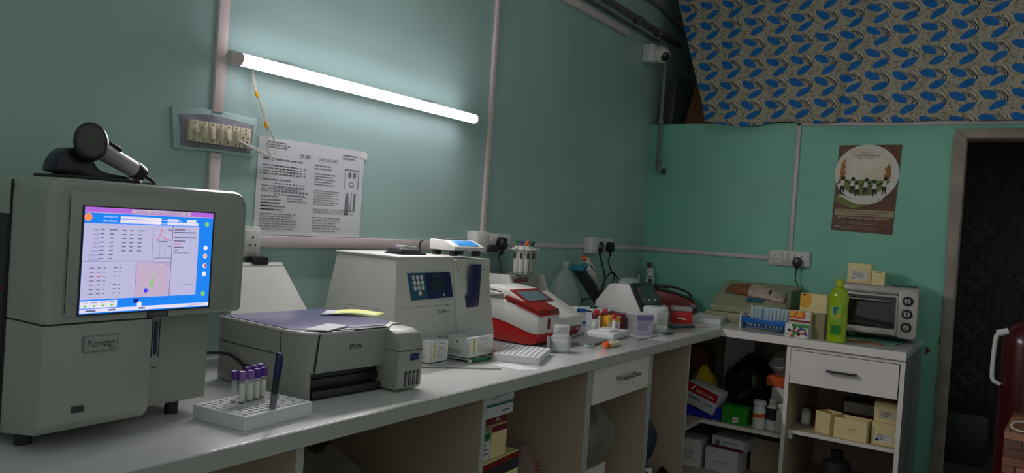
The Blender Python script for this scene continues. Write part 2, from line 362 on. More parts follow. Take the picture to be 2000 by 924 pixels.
# ================================================================ WALL FITTINGS
TY = -.075; TL0 = W.y(447, 110, TY); TL1 = W.y(930, 236, TY); TLN = TL1[0]-TL0[0]
lt = thing('tube_light', 'glowing white LED tube light fixed across the long teal wall', 'light', loc=(TL0[0], TY, TL0[1]))
EM = emis('tube_glow', (255, 248, 252), TUBE); EMS = emis('tube_glow_side', (255, 246, 255), TUBES)
X90 = Matrix.Rotation(R(90), 4, 'Y')
b = MB()
n_ = 28; ring = [(.0175*math.cos(2*math.pi*k/n_), .0175*math.sin(2*math.pi*k/n_)) for k in range(n_)]
A_ = [b.v((.036, p[0], p[1])) for p in ring]; B_ = [b.v((TLN-.014, p[0], p[1])) for p in ring]
for k in range(n_):
    f_ = b.face((A_[k], A_[(k+1) % n_], B_[(k+1) % n_], B_[k]), EM if ring[k][0] < -.0132 and ring[(k+1) % n_][0] < -.0132 else EMS if ring[k][0]+ring[(k+1) % n_][0] < .016 else M['white'])
b.build('diffuser', lt)
b = MB(); b.lathe([(.015, 0), (.019, .003), (.019, .037), (.012, .038)], M['trunk'], 20, X=X90); b.build('end_cap', lt)
b = MB(); b.lathe([(.012, TLN-.016), (.019, TLN-.015), (.019, TLN), (.012, TLN+.004)], M['white'], 20, X=X90); b.build('end_cap', lt)
for xx in (.25, .95):
    b = MB(); b.box(xx, xx+.02, .014, .0745, -.010, .010, M['white'], .002); b.tube([(xx-.07, .04, .019), (xx, .04, .028), (xx+.06, .04, .024), (xx+.12, .04, .012)], .003, M['wcord'], 6); b.build('bracket', lt)
# tube flex
f = W
P = lambda px_, py_, off=-.02: (lambda q: (q[0], off, q[1]))(W.y(px_, py_, off))
b = MB(); b.tube([P(492, 133), P(496, 165), P(503, 185), P(511, 210), P(519, 238), P(524, 262), P(520, 285), P(535, 312), P(530, 310), P(500, 293), P(475, 280, -.03)], .0028, M['wcord'], 6)
b.tube([P(494, 133), P(499, 165), P(505, 190), P(515, 215), P(523, 242), P(538, 280), P(537, 303), P(528, 305), P(495, 287), P(468, 277, -.03)], .0028, M['wcord'], 6)
b.tube([P(500, 178, -.022), P(503, 190, -.022)], .005, M['ycard'], 6); b.tube([P(518, 238, -.022), P(521, 250, -.022)], .005, M['ycard'], 6)
tag(b.build('flex_cable'), 'thin white twisted flex hanging from the tube light to the switchboard', 'cable')

def socket_parts(par, x0, x1, z0, z1, depth, n, kinds, facing='A', m=None):
    """plate with modules; local x along the wall, y out of it (towards -y)"""
    m = m or M['white']
    b = MB(); b.box(x0, x1, -depth, 0, z0, z1, m, .004); b.build('back_box', par)
    wd = (x1-x0-.012)/sum({'k': 1.7, 's': .8, 'b': .9}[k] for k in kinds); x = x0+.006
    for k in kinds:
        ww = wd*{'k': 1.7, 's': .8, 'b': .9}[k]
        b = MB(); b.box(x+.001, x+ww-.001, -depth-.004, -depth+.002, z0+.010, z1-.010, m, .0015)
        if k == 'k':
            cx, cz = x+ww/2, (z0+z1)/2
            for dx, dz, r in ((0, .014, .0042), (-.010, -.009, .003), (.010, -.009, .003)):
                b.cyl((cx+dx, -depth-.0045, cz+dz), (cx+dx, -depth-.003, cz+dz), r, M['ink'], 12)
            b.build('socket', par)
        else:
            if k == 's': b.box(x+.004, x+ww-.004, -depth-.008, -depth-.002, z0+.018, z1-.018, m, .002)
            b.build('switch' if k == 's' else 'blank', par)
        x += ww
# old switchboard in a rough recess
sb = thing('switchboard', 'old cream switchboard of switches in a rough plaster patch above the analyser', 'switchboard', loc=(0, 0, 0))
def q(px_, py_, off=0.): a = W.y(px_, py_, off); return (a[0], a[1])
b = MB(); b.prism([q(332, 207), q(420, 215), q(500, 233), q(494, 270), q(492, 308), q(410, 296), q(336, 290)][::-1], -.010, -.0005, 'y', M['teal'], .003)
b.prism([q(345, 222), q(410, 224), q(492, 245), q(484, 300), q(420, 292), q(348, 285)][::-1], -.012, -.010, 'y', M['plaster'], .0008); b.build('plaster_patch', sb)
A0, A1 = q(360, 233), q(478, 288); zz0, zz1 = 1.408, 1.466; nx = 7; L = A1[0]-A0[0]; xx = A0[0]; ws = [1, .9, .85, .85, .85, .85, 1.25]; tot = sum(ws)
for i, k in enumerate(ws):
    ww = L*k/tot; b = MB(); b.box(xx+.0006, xx+ww-.0006, -.026, -.011, zz0, zz1, M['tan'], .0015)
    for zz in (zz0+.006, zz1-.006): b.cyl((xx+ww/2, -.027, zz), (xx+ww/2, -.0255, zz), .0022, M['ink'], 8)
    if i == 0: b.lathe([(.009, 0), (.008, .009), (.003, .010)], M['tan'], 16, X=Matrix.Translation((xx+ww/2+.002, -.026, (zz0+zz1)/2)) @ Matrix.Rotation(R(90), 4, 'X')); nm = 'knob'
    elif i == 6:
        for dx, dz in ((0, .012), (-.008, .001), (.008, .001), (-.006, -.012), (.006, -.012)): b.cyl((xx+ww/2+dx, -.0272, (zz0+zz1)/2+dz), (xx+ww/2+dx, -.0255, (zz0+zz1)/2+dz), .0024, M['ink'], 8)
        nm = 'socket'
    else:
        t = .003 if i % 2 else -.003; zc = (zz0+zz1)/2
        b.prism([(-.026, zc-.017), (-.031+t, zc-.016), (-.031-t, zc+.016), (-.026, zc+.017)], xx+.006, xx+ww-.006, 'x', M['tan'], .001); nm = 'switch'
    b.build(nm, sb); xx += ww
# instruction sheet
ps = thing('instruction_sheet', 'large printed white care sheet taped to the wall under the tube light', 'poster', loc=(-2.928, -.003, 1.157))
PW, PH = .452, .298
b = MB(); b.box(0, PW, 0, .0012, 0, PH, M['paper']); b.poly([(PW-.02, -.0012, PH-.02), (PW+.012, -.0012, PH-.028), (PW+.014, -.0012, PH-.004), (PW-.014, -.0012, PH+.004)], M['wlab']); b.build('sheet', ps)
b = MB(); yy = -.0006
b.text('ST-200', .165, PH-.052, .042, .013, M['ink'], yy, .2); b.text('USER CARE SHEET', .245, PH-.052, .085, .010, M['inkg'], yy)
b.words(.03, .13, PH-.012, PH-.035, 3, M['inkg'], yy); b.words(.35, .42, PH-.02, PH-.04, 2, M['inkg'], yy)
for (a0, a1, z1, z0, n, fl) in ((.02, .20, .235, .222, 1, 1), (.02, .21, .215, .180, 4, .9), (.02, .20, .172, .162, 1, .8), (.02, .21, .152, .128, 3, 1), (.12, .21, .125, .10, 3, 1), (.02, .11, .12, .07, 5, .9), (.02, .20, .066, .012, 7, .95), (.02, .12, .10, .07, 3, 1),
    (.23, .33, .232, .212, 2, .9), (.23, .335, .205, .162, 5, .95), (.23, .35, .150, .098, 7, 1), (.23, .43, .09, .072, 3, 1), (.23, .38, .062, .010, 6, .9)):
    b.words(a0, a1, z1, z0, n, M['inkg'], yy, .3, fl)
for r_ in range(4):
    for c_ in range(9): b.rect(.07+c_*.014, .078+c_*.014, .158-r_*.011, .161-r_*.011, M['inkg'], yy); b.rect(.07+c_*.014, .078+c_*.014, .212-r_*.008, .2145-r_*.008, M['inkg'], yy)
b.build('printed_text', ps)
b = MB()
for xx in (.365, .428): b.rect(xx, xx+.003, .165, .232, M['inkg'], yy)
b.rect(.365, .43, .228, .231, M['inkg'], yy); b.disc(.398, .18, .012, M['inkg'], yy, rz=.008); b.disc(.398, .18, .009, M['paper'], yy-.0003, rz=.005); b.disc(.388, .212, .008, M['inkg'], yy, rz=.01); b.disc(.41, .212, .008, M['inkg'], yy, rz=.01)
b.flat([(.372, .075), (.39, .075), (.392, .10), (.385, .15), (.378, .152), (.372, .11)], M['inkg'], yy); b.rect(.398, .402, .085, .152, M['inkg'], yy); b.flat([(.41, .09), (.42, .09), (.422, .15), (.413, .15)], M['inkg'], yy); b.build('diagram', ps)

# sockets
s1 = thing('wall_socket', 'white wall socket beside the analyser under the printed sheet', 'socket', loc=(-2.985, 0, 1.09), group=None)
socket_parts(s1, 0, .065, 0, .09, .03, 1, 'k')
s2 = thing('wall_socket', 'long white switch and socket plate above the keypad analyser with a plugged cord', 'socket', loc=(-1.838, 0, 1.112))
socket_parts(s2, 0, .098, 0, .088, .05, 1, 'b'); socket_parts(s2, .085, .30, .0, .082, .03, 1, 'sskk')
s3 = thing('wall_socket', 'white socket box near the room corner with two black plugs', 'socket', loc=(-.79, 0, 1.111))
socket_parts(s3, 0, .11, 0, .09, .05, 1, 'b'); socket_parts(s3, .10, .30, .005, .085, .03, 1, 'kk')
s4 = thing('wall_socket', 'white switch and socket plate on the end wall beside the toaster oven', 'socket', loc=(0, -.765, 1.110), rz=R(-90))
socket_parts(s4, 0, .222, 0, .086, .022, 1, 'kssk')
def plug(fr_loc, rz, label, sc_=1.):
    o = thing('power_plug', label, 'plug', loc=fr_loc, rz=rz)
    b = MB(); b.prism([(-.018, -.026), (.018, -.026), (.024, -.008), (.018, .018), (.008, .026), (-.008, .026), (-.018, .018), (-.024, -.008)], -.034, 0, 'y', M['black'], .004); b.build('plug_body', o)
    b = MB(); b.cyl((0, -.02, -.045), (0, -.02, -.024), .006, M['black'], 12, r2=.009); b.build('strain_relief', o)
    return o
pt = lambda px_, py_, off: Vector((lambda a: (a[0], off, a[1]))(W.y(px_, py_, off)))
pa = pt(974, 475, -.036); plA = plug(pa, 0, 'black three pin plug in the socket plate above the red analyser')
b = MB(); b.box(-.04, .04, -.03, 0, -.016, .013, M['black'], .006); tag(b.build('power_adapter', loc=pt(955, 484, -.035)), 'flat black adapter plugged beside the black three pin plug', 'adapter')
b = MB(); b.tube([pa+Vector((0, -.02, -.045)), pt(975, 500, -.06), pt(979, 530, -.08), pt(978, 552, -.1), pt(972, 566, -.16), (-1.93, -.22, .99)], .0042, M['cord'], 8); child_world(b.build('cord'), plA)
pb = pt(1166, 482, -.036); plB = plug(pb, R(12), 'left black plug in the corner socket box')
pc = pt(1187, 482, -.036); plC = plug(pc, R(-10), 'right black plug in the corner socket box')
b = MB(); b.tube([pb+Vector((0, -.02, -.045)), pt(1176, 515, -.055), pt(1180, 535, -.05), pt(1181, 550, -.05), pt(1174, 575, -.05), pt(1170, 600, -.08), (-.80, -.1, .81)], .004, M['cord'], 8); child_world(b.build('cord'), plB)
b = MB(); b.tube([pc+Vector((0, -.02, -.045)), pt(1188, 510, -.055), pt(1194, 530, -.07), pt(1200, 543, -.08), (-.72, -.12, .90), (-.70, -.12, .81)], .004, M['cord'], 8); child_world(b.build('cord'), plC)
b = MB(); b.tube([pt(1170, 592, -.035), pt(1176, 560, -.035), pt(1186, 540, -.035), pt(1196, 532, -.04), pt(1204, 540, -.05), pt(1207, 550, -.05), (-.56, -.06, .9)], .004, M['cord'], 8); child_world(b.build('cord'), plB)
pd = Vector((-.026, -.928, 1.137)); plD = plug(pd, R(-90), 'black plug adapter in the socket plate on the end wall')
b = MB(); b.tube([pd+Vector((-.02, 0, -.045)), (-.05, -.925, 1.05), (-.05, -.935, 1.02), (-.05, -.955, .99), (-.06, -.96, .93)], .003, M['cord'], 8); child_world(b.build('cord'), plD)
b = MB(); b.box(-.012, .05, -.035, 0, -.020, .006, M['black'], .007); b.tube([(.04, -.015, -.008), (.07, -.02, -.02), (.088, -.03, -.06), (.09, -.04, -.10), (.09, -.05, -.16)], .0042, M['cord'], 8)
tag(b.build('plug_and_lead', loc=(-2.965, -.034, 1.088)), 'black plug with its lead in the socket behind the large analyser', 'plug')

# end wall: poster
FB = lambda y0, z0, x0=-.002: Matrix.Translation((x0, y0, z0)) @ T90     # local x to the right (-Y), local -y out of the wall
po = thing('poster', 'brown health poster with running children taped on the end wall', 'poster', loc=(-.003, -1.081, 1.320), rz=R(-90))
PW, PH = .316, .464
m_pb = mat('poster_brown', (96, 52, 22), .5, noise=.15, scale=8); m_py = mat('poster_sky', (206, 186, 150), .5, c2=(224, 214, 200), scale=7, noise=.1); m_pg = mat('poster_grass', (104, 116, 34), .5, noise=.3, scale=20); m_pw = mat('poster_white', (214, 208, 200), .5, noise=.02); m_po = mat('poster_orange', (170, 106, 24), .5, noise=.25, scale=14)
b = MB(); b.prism([(0, .004), (.30, -.004), (PW, PH), (.012, PH-.004)], 0, .001, 'y', m_pb); b.build('sheet', po)
b = MB(); cx, cz = .155, .312
b.flat([(cx+.157*math.cos(a), cz+.152*math.sin(a)) for a in [R(k*10) for k in range(36)]], m_pw, -.0006)
b.flat([(cx-.012+.134*math.cos(a), cz+.008+.128*math.sin(a)) for a in [R(k*10) for k in range(36)]], m_py, -.0012)
b.flat([(cx-.012+.134*math.cos(a), cz+.008+.128*math.sin(a)) for a in [R(200+k*10) for k in range(15)]], m_pg, -.0016)
b.flat([(.025, .30), (.030, .36), (.045, .385), (.052, .375), (.046, .36), (.055, .345), (.045, .33), (.056, .315), (.048, .30), (.058, .28), (.050, .25), (.030, .25)], m_po, -.0018); b.flat([(.262, .37), (.272, .345), (.274, .31), (.268, .27), (.250, .25), (.240, .265), (.248, .285), (.238, .30), (.250, .315), (.242, .335), (.254, .35)], m_po, -.0018)
b.flat([(.014, .155), (.014, .20), (.03, .19), (.10, .175), (.16, .165), (.18, .145), (.10, .125)], m_pg, -.0018)
b.flat([(.030, .196), (.045, .193), (.062, .186), (.082, .176), (.104, .172), (.126, .176), (.143, .190), (.150, .186), (.140, .168), (.165, .162), (.195, .163), (.225, .174), (.25, .190), (.24, .175), (.21, .157), (.175, .148), (.14, .147), (.105, .152), (.08, .162), (.058, .176), (.040, .184), (.028, .188)][::-1], m_pw, -.0021)
b.rect(.012, .302, .085, .118, mat('poster_band', (160, 146, 108), .5), -.0018)
b.build('picture', po)
b = MB()
for i, (kx, kz, s_, lean) in enumerate(((.040, .20, 1.05, .1), (.09, .20, 1.0, .1), (.115, .190, .85, -.1), (.155, .197, 1., .15), (.2, .19, .98, -.1), (.245, .2, 1.05, .2))):
    h = .09*s_; dk = M['ink']; yv = -.0024-.0001*i
    b.disc(kx+lean*h*.3, kz+h*.9, h*.11, dk, yv, 10); b.flat([(kx-.009, kz+h*.45), (kx+.009, kz+h*.45), (kx+.011+lean*h*.25, kz+h*.78), (kx-.009+lean*h*.25, kz+h*.78)], m_pw, yv)
    b.flat([(kx-.011, kz+h*.28), (kx+.012, kz+h*.28), (kx+.009, kz+h*.47), (kx-.009, kz+h*.47)], dk, yv-.0001)
    b.flat([(kx-.009, kz), (kx-.005, kz), (kx, kz+h*.3), (kx-.009, kz+h*.3)], dk, yv); b.flat([(kx+.008, kz+.006), (kx+.013, kz+.008), (kx+.009, kz+h*.3), (kx+.002, kz+h*.3)], dk, yv)
    b.flat([(kx+.009, kz+h*.74), (kx+.028, kz+h*.78), (kx+.028, kz+h*.72), (kx+.009, kz+h*.66)], dk, yv); b.flat([(kx-.009, kz+h*.74), (kx-.026, kz+h*.62), (kx-.024, kz+h*.57), (kx-.008, kz+h*.66)], dk, yv)
b.build('children_silhouettes', po)
b = MB(); yv = -.0026; b.text("DON'T LET", .12, .415, .06, .009, M['frame'], yv); b.text('SUPERIOR IMMUNOGLOBULINS', .085, .402, .13, .007, M['ink'], yv); b.text('BE A DISEASE', .11, .388, .08, .008, M['frame'], yv)
b.text('Are you aware the risks of improper Immunoglobulins', .03, .104, .25, .008, M['ink'], yv); b.text('and Haemophilia replacement?', .07, .090, .16, .008, M['ink'], yv); b.text('PROTECT YOUR PATIENT AGAINST TRANSFUSION', .03, .070, .25, .009, m_pw, yv)
b.words(.04, .27, .052, .036, 2, M['frame'], yv, .3); b.words(.05, .26, .028, .008, 2, M['frame'], yv, .3); b.text('JEEV', .016, .02, .03, .010, m_pw, yv); b.rect(.25, .28, .018, .026, M['navy'], yv); b.build('printed_text', po)

# dome camera, pipes
cm = thing('security_camera', 'small white dome security camera on the wall near the ceiling corner', 'camera', loc=(-.155, 0, 2.30))
b = MB(); b.box(-.06, .02, -.07, 0, -.055, .05, M['white'], .008); b.build('mount_box', cm)
b = MB(); X = Matrix.Translation((.02, -.085, 0)) @ Matrix.Rotation(R(118), 4, 'X') @ Matrix.Rotation(R(-25), 4, 'Y')
b.lathe([(.030, -.03), (.047, -.015), (.05, .01), (.046, .03), (.036, .045), (.02, .05)], M['white'], 24, X=X); b.build('camera_ball', cm)
b = MB(); b.lathe([(.03, .040), (.029, .051), (.02, .056), (.008, .058)], M['darkglass'], 24, X=X); b.build('lens', cm)
def pipe(name, path, r, mm, label, cat='pipe', clips=()):
    o = thing(name, label, cat, loc=path[0]); p0 = Vector(path[0])
    b = MB(); b.tube([Vector(p)-p0 for p in path], r, mm, 12, 1); b.build('tube', o)
    for p in clips: b = MB(); c = Vector(p)-p0; b.box(c.x-.012, c.x+.012, c.y-r-.004, c.y+.03, c.z-r-.005, c.z+r+.005, M['metal'], .003); b.build('clip', o)
    return o
b = MB(); b.box(-1.5, -.455, -.028, 0, 2.335, 2.372, M['trunk'], .006); tag(b.build('cable_conduit'), 'short pale cable duct running along the wall below the pipes', 'conduit')
pipe('water_pipe', [(-1.6, -.03, 2.455), (.3, -.03, 2.455)], .016, M['metal'], 'upper grey metal pipe clipped along the wall above the camera', clips=[(-.35, -.03, 2.455), (-.05, -.03, 2.455)])
pipe('water_pipe', [(-1.6, -.02, 2.405), (-.02, -.02, 2.405)], .009, M['metal'], 'thin lower grey pipe running along the wall to the camera')
pipe('water_pipe', [(-.75, -.03, 2.62), (.0, -.03, 2.62), (.4, -.05, 2.56)], .02, M['pvc'], 'pale plastic pipe nearest the ceiling entering the loft')
vp = thing('water_pipe', 'vertical grey plastic pipe ending in an elbow left of the socket wall', 'pipe', loc=(-.035, -.075, 1.62))
b = MB(); b.tube([(0, 0, .03), (0, 0, .72)], .011, M['pvc'], 12, 1); b.build('tube', vp)
b = MB(); b.cyl((0, 0, .285), (0, 0, .31), .019, M['pvc'], 14); b.cyl((0, 0, .045), (0, 0, .062), .017, M['metal'], 14); b.build('collar', vp)
b = MB(); b.tube([(0, 0, .05), (0, 0, .02), (.004, -.012, .0), (.012, -.03, .0)], .012, M['pvc'], 12); b.cyl((.010, -.026, 0), (.018, -.045, 0), .015, M['dark'], 14); b.build('elbow', vp)

# ================================================================ WORKTOPS AND CABINETS
o = thing('worktop', 'long white laminate worktop carrying the large analyser and printer', 'worktop', loc=(0, 0, 0))
b = MB(); b.box(-4.9, -1.422, -CD+.002, -.001, .768, .8, M['lam'], .001); b.build('slab', o)
b = MB(); b.box(-4.9, -1.422, -CD-.002, -CD+.002, .764, .7985, M['edge']); b.build('edge_strip', o)
o = thing('worktop', 'L-shaped white laminate worktop in the room corner carrying the toaster oven', 'worktop', loc=(0, 0, 0))
b = MB(); b.prism([(-1.418, -.001), (-1.418, -CD+.002), (XE+.002, -CD+.002), (XE+.002, -LB), (-.001, -LB), (-.001, -.001)], .768, .8, 'z', M['lam']); b.build('slab', o)
b = MB(); b.box(-1.418, XE, -CD-.002, -CD+.002, .764, .7985, M['edge']); b.box(XE-.002, XE+.002, -LB, -CD, .764, .7985, M['panelw']); b.build('edge_strip', o)

def cab(label): return thing('base_cabinet', label, 'cabinet', loc=(0, 0, 0))
def pan(par, nm, x0, x1, y0, y1, z0, z1, m=None, edge=None):
    b = MB(); b.box(x0, x1, y0, y1, z0, z1, m or M['panel'])
    if edge == 'y': b.box(x0-.0005, x1+.0005, y0-.002, y0, z0, z1, M['edge'])
    if edge == 'x': b.box(x0-.002, x0, y0-.0005, y1+.0005, z0, z1, M['panelw'])
    return b.build(nm, par)
FY = -.735
c1 = cab('open base cabinet below the large analyser and printer')
pan(c1, 'side_panel', -4.85, -4.83, FY, -.01, .0, .764, edge='y'); pan(c1, 'side_panel', -3.38, -3.36, FY, -.01, 0, .764, edge='y')
pan(c1, 'back_panel', -4.83, -3.38, -.02, -.01, .05, .764); pan(c1, 'bottom_panel', -4.83, -3.38, FY+.01, -.02, .05, .068)
c2 = cab('open base cabinet with a dim sack below the printer')
pan(c2, 'side_panel', -2.720, -2.702, FY, -.01, 0, .764, edge='y'); pan(c2, 'back_panel', -3.358, -2.722, -.02, -.01, .05, .764); pan(c2, 'bottom_panel', -3.358, -2.722, FY+.01, -.02, .05, .068)
c3 = cab('open base cabinet holding stacked cartons and a printed carrier bag')
pan(c3, 'side_panel', -2.098, -2.082, FY, -.01, 0, .764, edge='y'); pan(c3, 'back_panel', -2.700, -2.10, -.02, -.01, .05, .764); pan(c3, 'bottom_panel', -2.700, -2.10, FY+.01, -.02, .05, .068)
c4 = cab('base cabinet with one top drawer under the red and white analysers')
pan(c4, 'side_panel', -2.078, -2.062, FY, -.01, 0, .764, edge='y'); pan(c4, 'side_panel', -1.566, -1.550, FY, -.01, 0, .764, edge='y'); pan(c4, 'back_panel', -2.062, -1.566, -.02, -.01, .05, .764); pan(c4, 'bottom_panel', -2.062, -1.566, FY+.01, -.02, .05, .068)
def handle_bm(X, L, mt):
    b = MB(X); b.box(-L/2, L/2, -.030, -.020, -.005, .005, mt, .002); b.box(-L/2, -L/2+.012, -.022, 0, -.005, .005, mt, .001); b.box(L/2-.012, L/2, -.022, 0, -.005, .005, mt, .001); return b
dr = pan(c4, 'drawer', -2.056, -1.572, FY-.004, FY+.35, .634, .757, M['panelw'])
handle_bm(Matrix.Translation((-1.79, FY-.004, .707)), .155, M['steel']).build('handle', dr)
c5 = cab('narrow open base cabinet below the worktop joint with a dark bag')
pan(c5, 'side_panel', -1.546, -1.530, FY, -.01, 0, .764, edge='y'); pan(c5, 'side_panel', -1.116, -1.098, FY, -.01, 0, .764, edge='y'); pan(c5, 'back_panel', -1.53, -1.116, -.02, -.01, .05, .764); pan(c5, 'bottom_panel', -1.53, -1.116, FY+.01, -.02, .05, .068)
c6 = cab('open L-shaped corner cabinet with a white shelf full of bottles and boxes')
FX = -.700
pan(c6, 'back_panel', -1.096, -.02, -.02, -.01, .05, .764); pan(c6, 'back_panel', -.02, -.01, -1.058, -.021, .05, .764)
SZ = .330
b = MB(); b.prism([(-1.097, -.022), (-1.097, -.66), (-.66, -.66), (-.66, -1.058), (-.022, -1.058), (-.022, -.022)], SZ-.018, SZ, 'z', M['panel'])
b.box(-1.097, -.66, -.662, -.66, SZ-.018, SZ, M['edge']); b.box(-.662, -.66, -1.058, -.66, SZ-.018, SZ, M['panelw']); b.build('shelf', c6)
b = MB(); b.prism([(-1.097, -.022), (-1.097, -.70), (-.69, -.70), (-.69, -1.058), (-.022, -1.058), (-.022, -.022)], .05, .068, 'z', M['panel']); b.build('bottom_panel', c6)
c7 = cab('white fronted cabinet with a drawer and shelf of cream cartons at the worktop end')
pan(c7, 'side_panel', FX, -.01, -1.077, -1.060, 0, .764, edge='x'); pan(c7, 'side_panel', FX, -.01, -LB+.002, -LB+.020, 0, .764, M['bodyd'], edge='x')  # outer right side coloured grey for the shade it stands in
pan(c7, 'back_panel', -.02, -.01, -LB+.021, -1.078, .05, .764); pan(c7, 'bottom_panel', FX+.01, -.02, -LB+.021, -1.078, .05, .068)
b = MB(); b.box(-.655, -.021, -LB+.021, -1.078, .345, .362, M['panel']); b.box(-.657, -.655, -LB+.021, -1.078, .345, .362, M['panelw']); b.build('shelf', c7)
pan(c7, 'top_rail', FX, FX+.02, -LB+.021, -1.078, .745, .763, M['panelw'])
dr = pan(c7, 'drawer', FX-.004, FX+.35, -1.535, -1.080, .590, .742, M['panelw'])
handle_bm(Matrix.Translation((FX-.004, -1.305, .672)) @ T90, .125, M['dark']).build('handle', dr)
b = MB(); b.box(-.655, -.63, -1.10, -1.079, .318, .344, M['wlab'], .002); b.build('shelf_bracket', c7)

# ================================================================ LARGE ANALYSER (front left)
F = Fr(-3.816, -.597, .8, 2)
t = thing('blood_analyser', 'large grey-white blood analyser with a bright blue touch screen at the left end', 'analyser', F)
P0 = [p for p in rrect(0, .405, .222, .468, .030, 5) if p[1] > .3]+[(0, .2225), (.399, .2225), (.405, .229)]; cxm, czm = .2, .345
b = MB(); b.prism(P0, .012, .40, 'y', M['body'], 0)
def shrink(P_, d): return [(cxm+(p[0]-cxm)*(1-d/.2), czm+(p[1]-czm)*(1-(d/.123 if p[1] > czm else 0))) for p in P_]
P1 = shrink(P0, .004); P2 = shrink(P0, .012)
def loft(b, A, ya, B, yb, m):
    va = [b.v((p[0], ya, p[1])) for p in A]; vb = [b.v((p[0], yb, p[1])) for p in B]
    for i in range(len(A)): b.face((va[i], va[(i+1) % len(A)], vb[(i+1) % len(A)], vb[i]), m)
loft(b, P1, .003, P0, .012, M['body']); loft(b, P2, 0, P1, .003, M['body']); b.flat(P2, M['body'], 0)
b.build('screen_housing', t)
b = MB(); fr_ = rrect(.030, .375, .232, .447, .006, 3); b.prism(fr_, -.003, .002, 'y', M['body'], .001); b.rect(.030, .0315, .24, .44, M['seam'], -.0032); b.build('screen_surround', t)
b = MB(); b.prism([(.12, .02), (0.012, .035), (0, .05), (0, .22), (.4, .22), (.4, .02)], 0, .2, 'x', M['body'], .004); b.box(.001, .2, .002, .39, .2195, .2225, M['seam']); b.build('lower_housing', t)
b = MB(); b.box(.2008, .383, .074, .39, .032, .219, M['body'], .003); b.build('sample_panel', t)
b = MB(); b.prism(rrect(.2545, .262, .135, .202, .003), .0725, .0745, 'y', M['navy']); b.box(.250, .2515, .0728, .074, .13, .205, M['seam']); b.box(.266, .2672, .0728, .074, .13, .205, M['seam']); b.rect(.252, .264, .109, .111, M['seam'], .0735); b.build('sample_slot', t)
b = MB(); b.prism(rrect(.054, .0755, .067, .078, .0015), -.002, .002, 'y', M['dark'], .0005); b.build('status_window', t)
b = MB(); b.prism(rrect(.067, .130, .169, .198, .002), -.003, .0, 'y', M['grey'], .0006); b.prism(rrect(.069, .128, .171, .196, .002), -.0036, -.003, 'y', M['body']); b.text('Yumizen', .074, .178, .049, .013, M['ink'], -.0040, .15); b.text('H500', .112, .173, .012, .0045, M['inkg'], -.0040); b.build('name_badge', t)['label'] = 'grey badge reading Yumizen'
b = MB(); b.prism(rrect(.186, .228, .223, .234, .001), -.004, .0, 'y', M['dark'], .0006); b.text('HORIBA', .190, .2255, .034, .006, M['grey'], -.0044); b.build('name_badge', t)['label'] = 'small dark badge reading HORIBA'
b = MB(); b.box(-.004, .002, .125, .39, .06, .40, M['vent'], .002); b.box(-.003, .001, .117, .120, .02, .46, M['seam']); b.cyl((-.006, .135, .27), (-.003, .135, .27), .005, M['red'], 10); b.build('side_door', t)
for fx, fy in ((.03, .10), (.33, .11), (.03, .34), (.33, .34)): b = MB(); b.cyl((fx, fy, 0), (fx, fy, .05), .014, M['black'], 14); b.build('foot', t)
# display and its picture
SX0, SX1, SZ0, SZ1 = .055, .315, .2365, .4215
b = MB(); b.prism(rrect(SX0-.003, SX1+.004, SZ0-.003, SZ1+.002, .001), -.0045, .0, 'y', M['black']); b.build('display_bezel', t)
def U(a, c): return (SX0+(SX1-SX0)*a/1000, SZ1-(SZ1-SZ0)*c/740)
b = MB()
def sr(a0, a1, c0, c1, m, y=-.0052): p, q_ = U(a0, c1), U(a1, c0); b.rect(p[0], q_[0], p[1], q_[1], m, y)
sr(0, 1000, 0, 740, E_blue, -.0048); sr(0, 1000, 0, 34, E_pur, -.005); sr(330, 800, 2, 30, E_pk, -.0051); sr(0, 1000, 34, 40, E_pk, -.0051)
sr(0, 880, 112, 640, E_lav, -.0051)
sr(250, 560, 55, 105, E_wht); sr(610, 700, 60, 80, E_wht); sr(770, 850, 60, 82, E_wht); sr(610, 870, 84, 106, E_wht); sr(200, 440, 72, 76, E_blue, -.0054)
sr(0, 520, 372, 376, E_dk); sr(0, 520, 384, 388, E_lav); sr(655, 660, 112, 640, E_dk); sr(375, 650, 385, 388, E_dk); sr(385, 388, 388, 640, E_dk); sr(390, 648, 390, 636, E_pk)
b.disc(*U(25, 70), .007, E_or, -.0054, 16)
b.text('Last Run : 10/12/2022 05:38:56 PM - AM', *U(360, 26), .11, .0042, E_dk, -.0056)
for tx, a_, c_ in (('Sample ID', 130, 70), ('Last Name', 125, 98), ('Gender', 520, 76), ('Age', 700, 80), ('First Name', 500, 102)): b.text(tx, *U(a_, c_), .026 if len(tx) > 5 else .008, .0036, E_wht, -.0054)
rows = ['RBC', 'HGB', 'HCT', 'MCV', 'MCH', 'MCHC', 'RDW-CV', 'RDW-SD']
for i, r_ in enumerate(rows):
    c_ = 152+i*29; p = U(92-8*len(r_), c_); b.text(r_, p[0], p[1]-.0035, .003*len(r_), .0035, E_dk, -.0054)
    sr(112, 142, c_-2, c_+5, E_dk); sr(180, 208 if i else 232, c_-2, c_+5, E_dk)
    if i < 6: sr(270, 300, c_, c_+7, E_dk); sr(325, 350, c_, c_+7, E_dk); sr(385, 415 if i else 435, c_, c_+7, E_dk)
for i in range(7):
    c_ = 418+i*30; sr(55, 85, c_, c_+6, E_dk); sr(105, 132, c_, c_+6, E_dk if i != 2 else E_red); sr(150, 165, c_, c_+6, E_dk); 
    if i != 3: sr(220, 246, c_, c_+6, E_dk); sr(262, 275, c_, c_+6, E_dk)
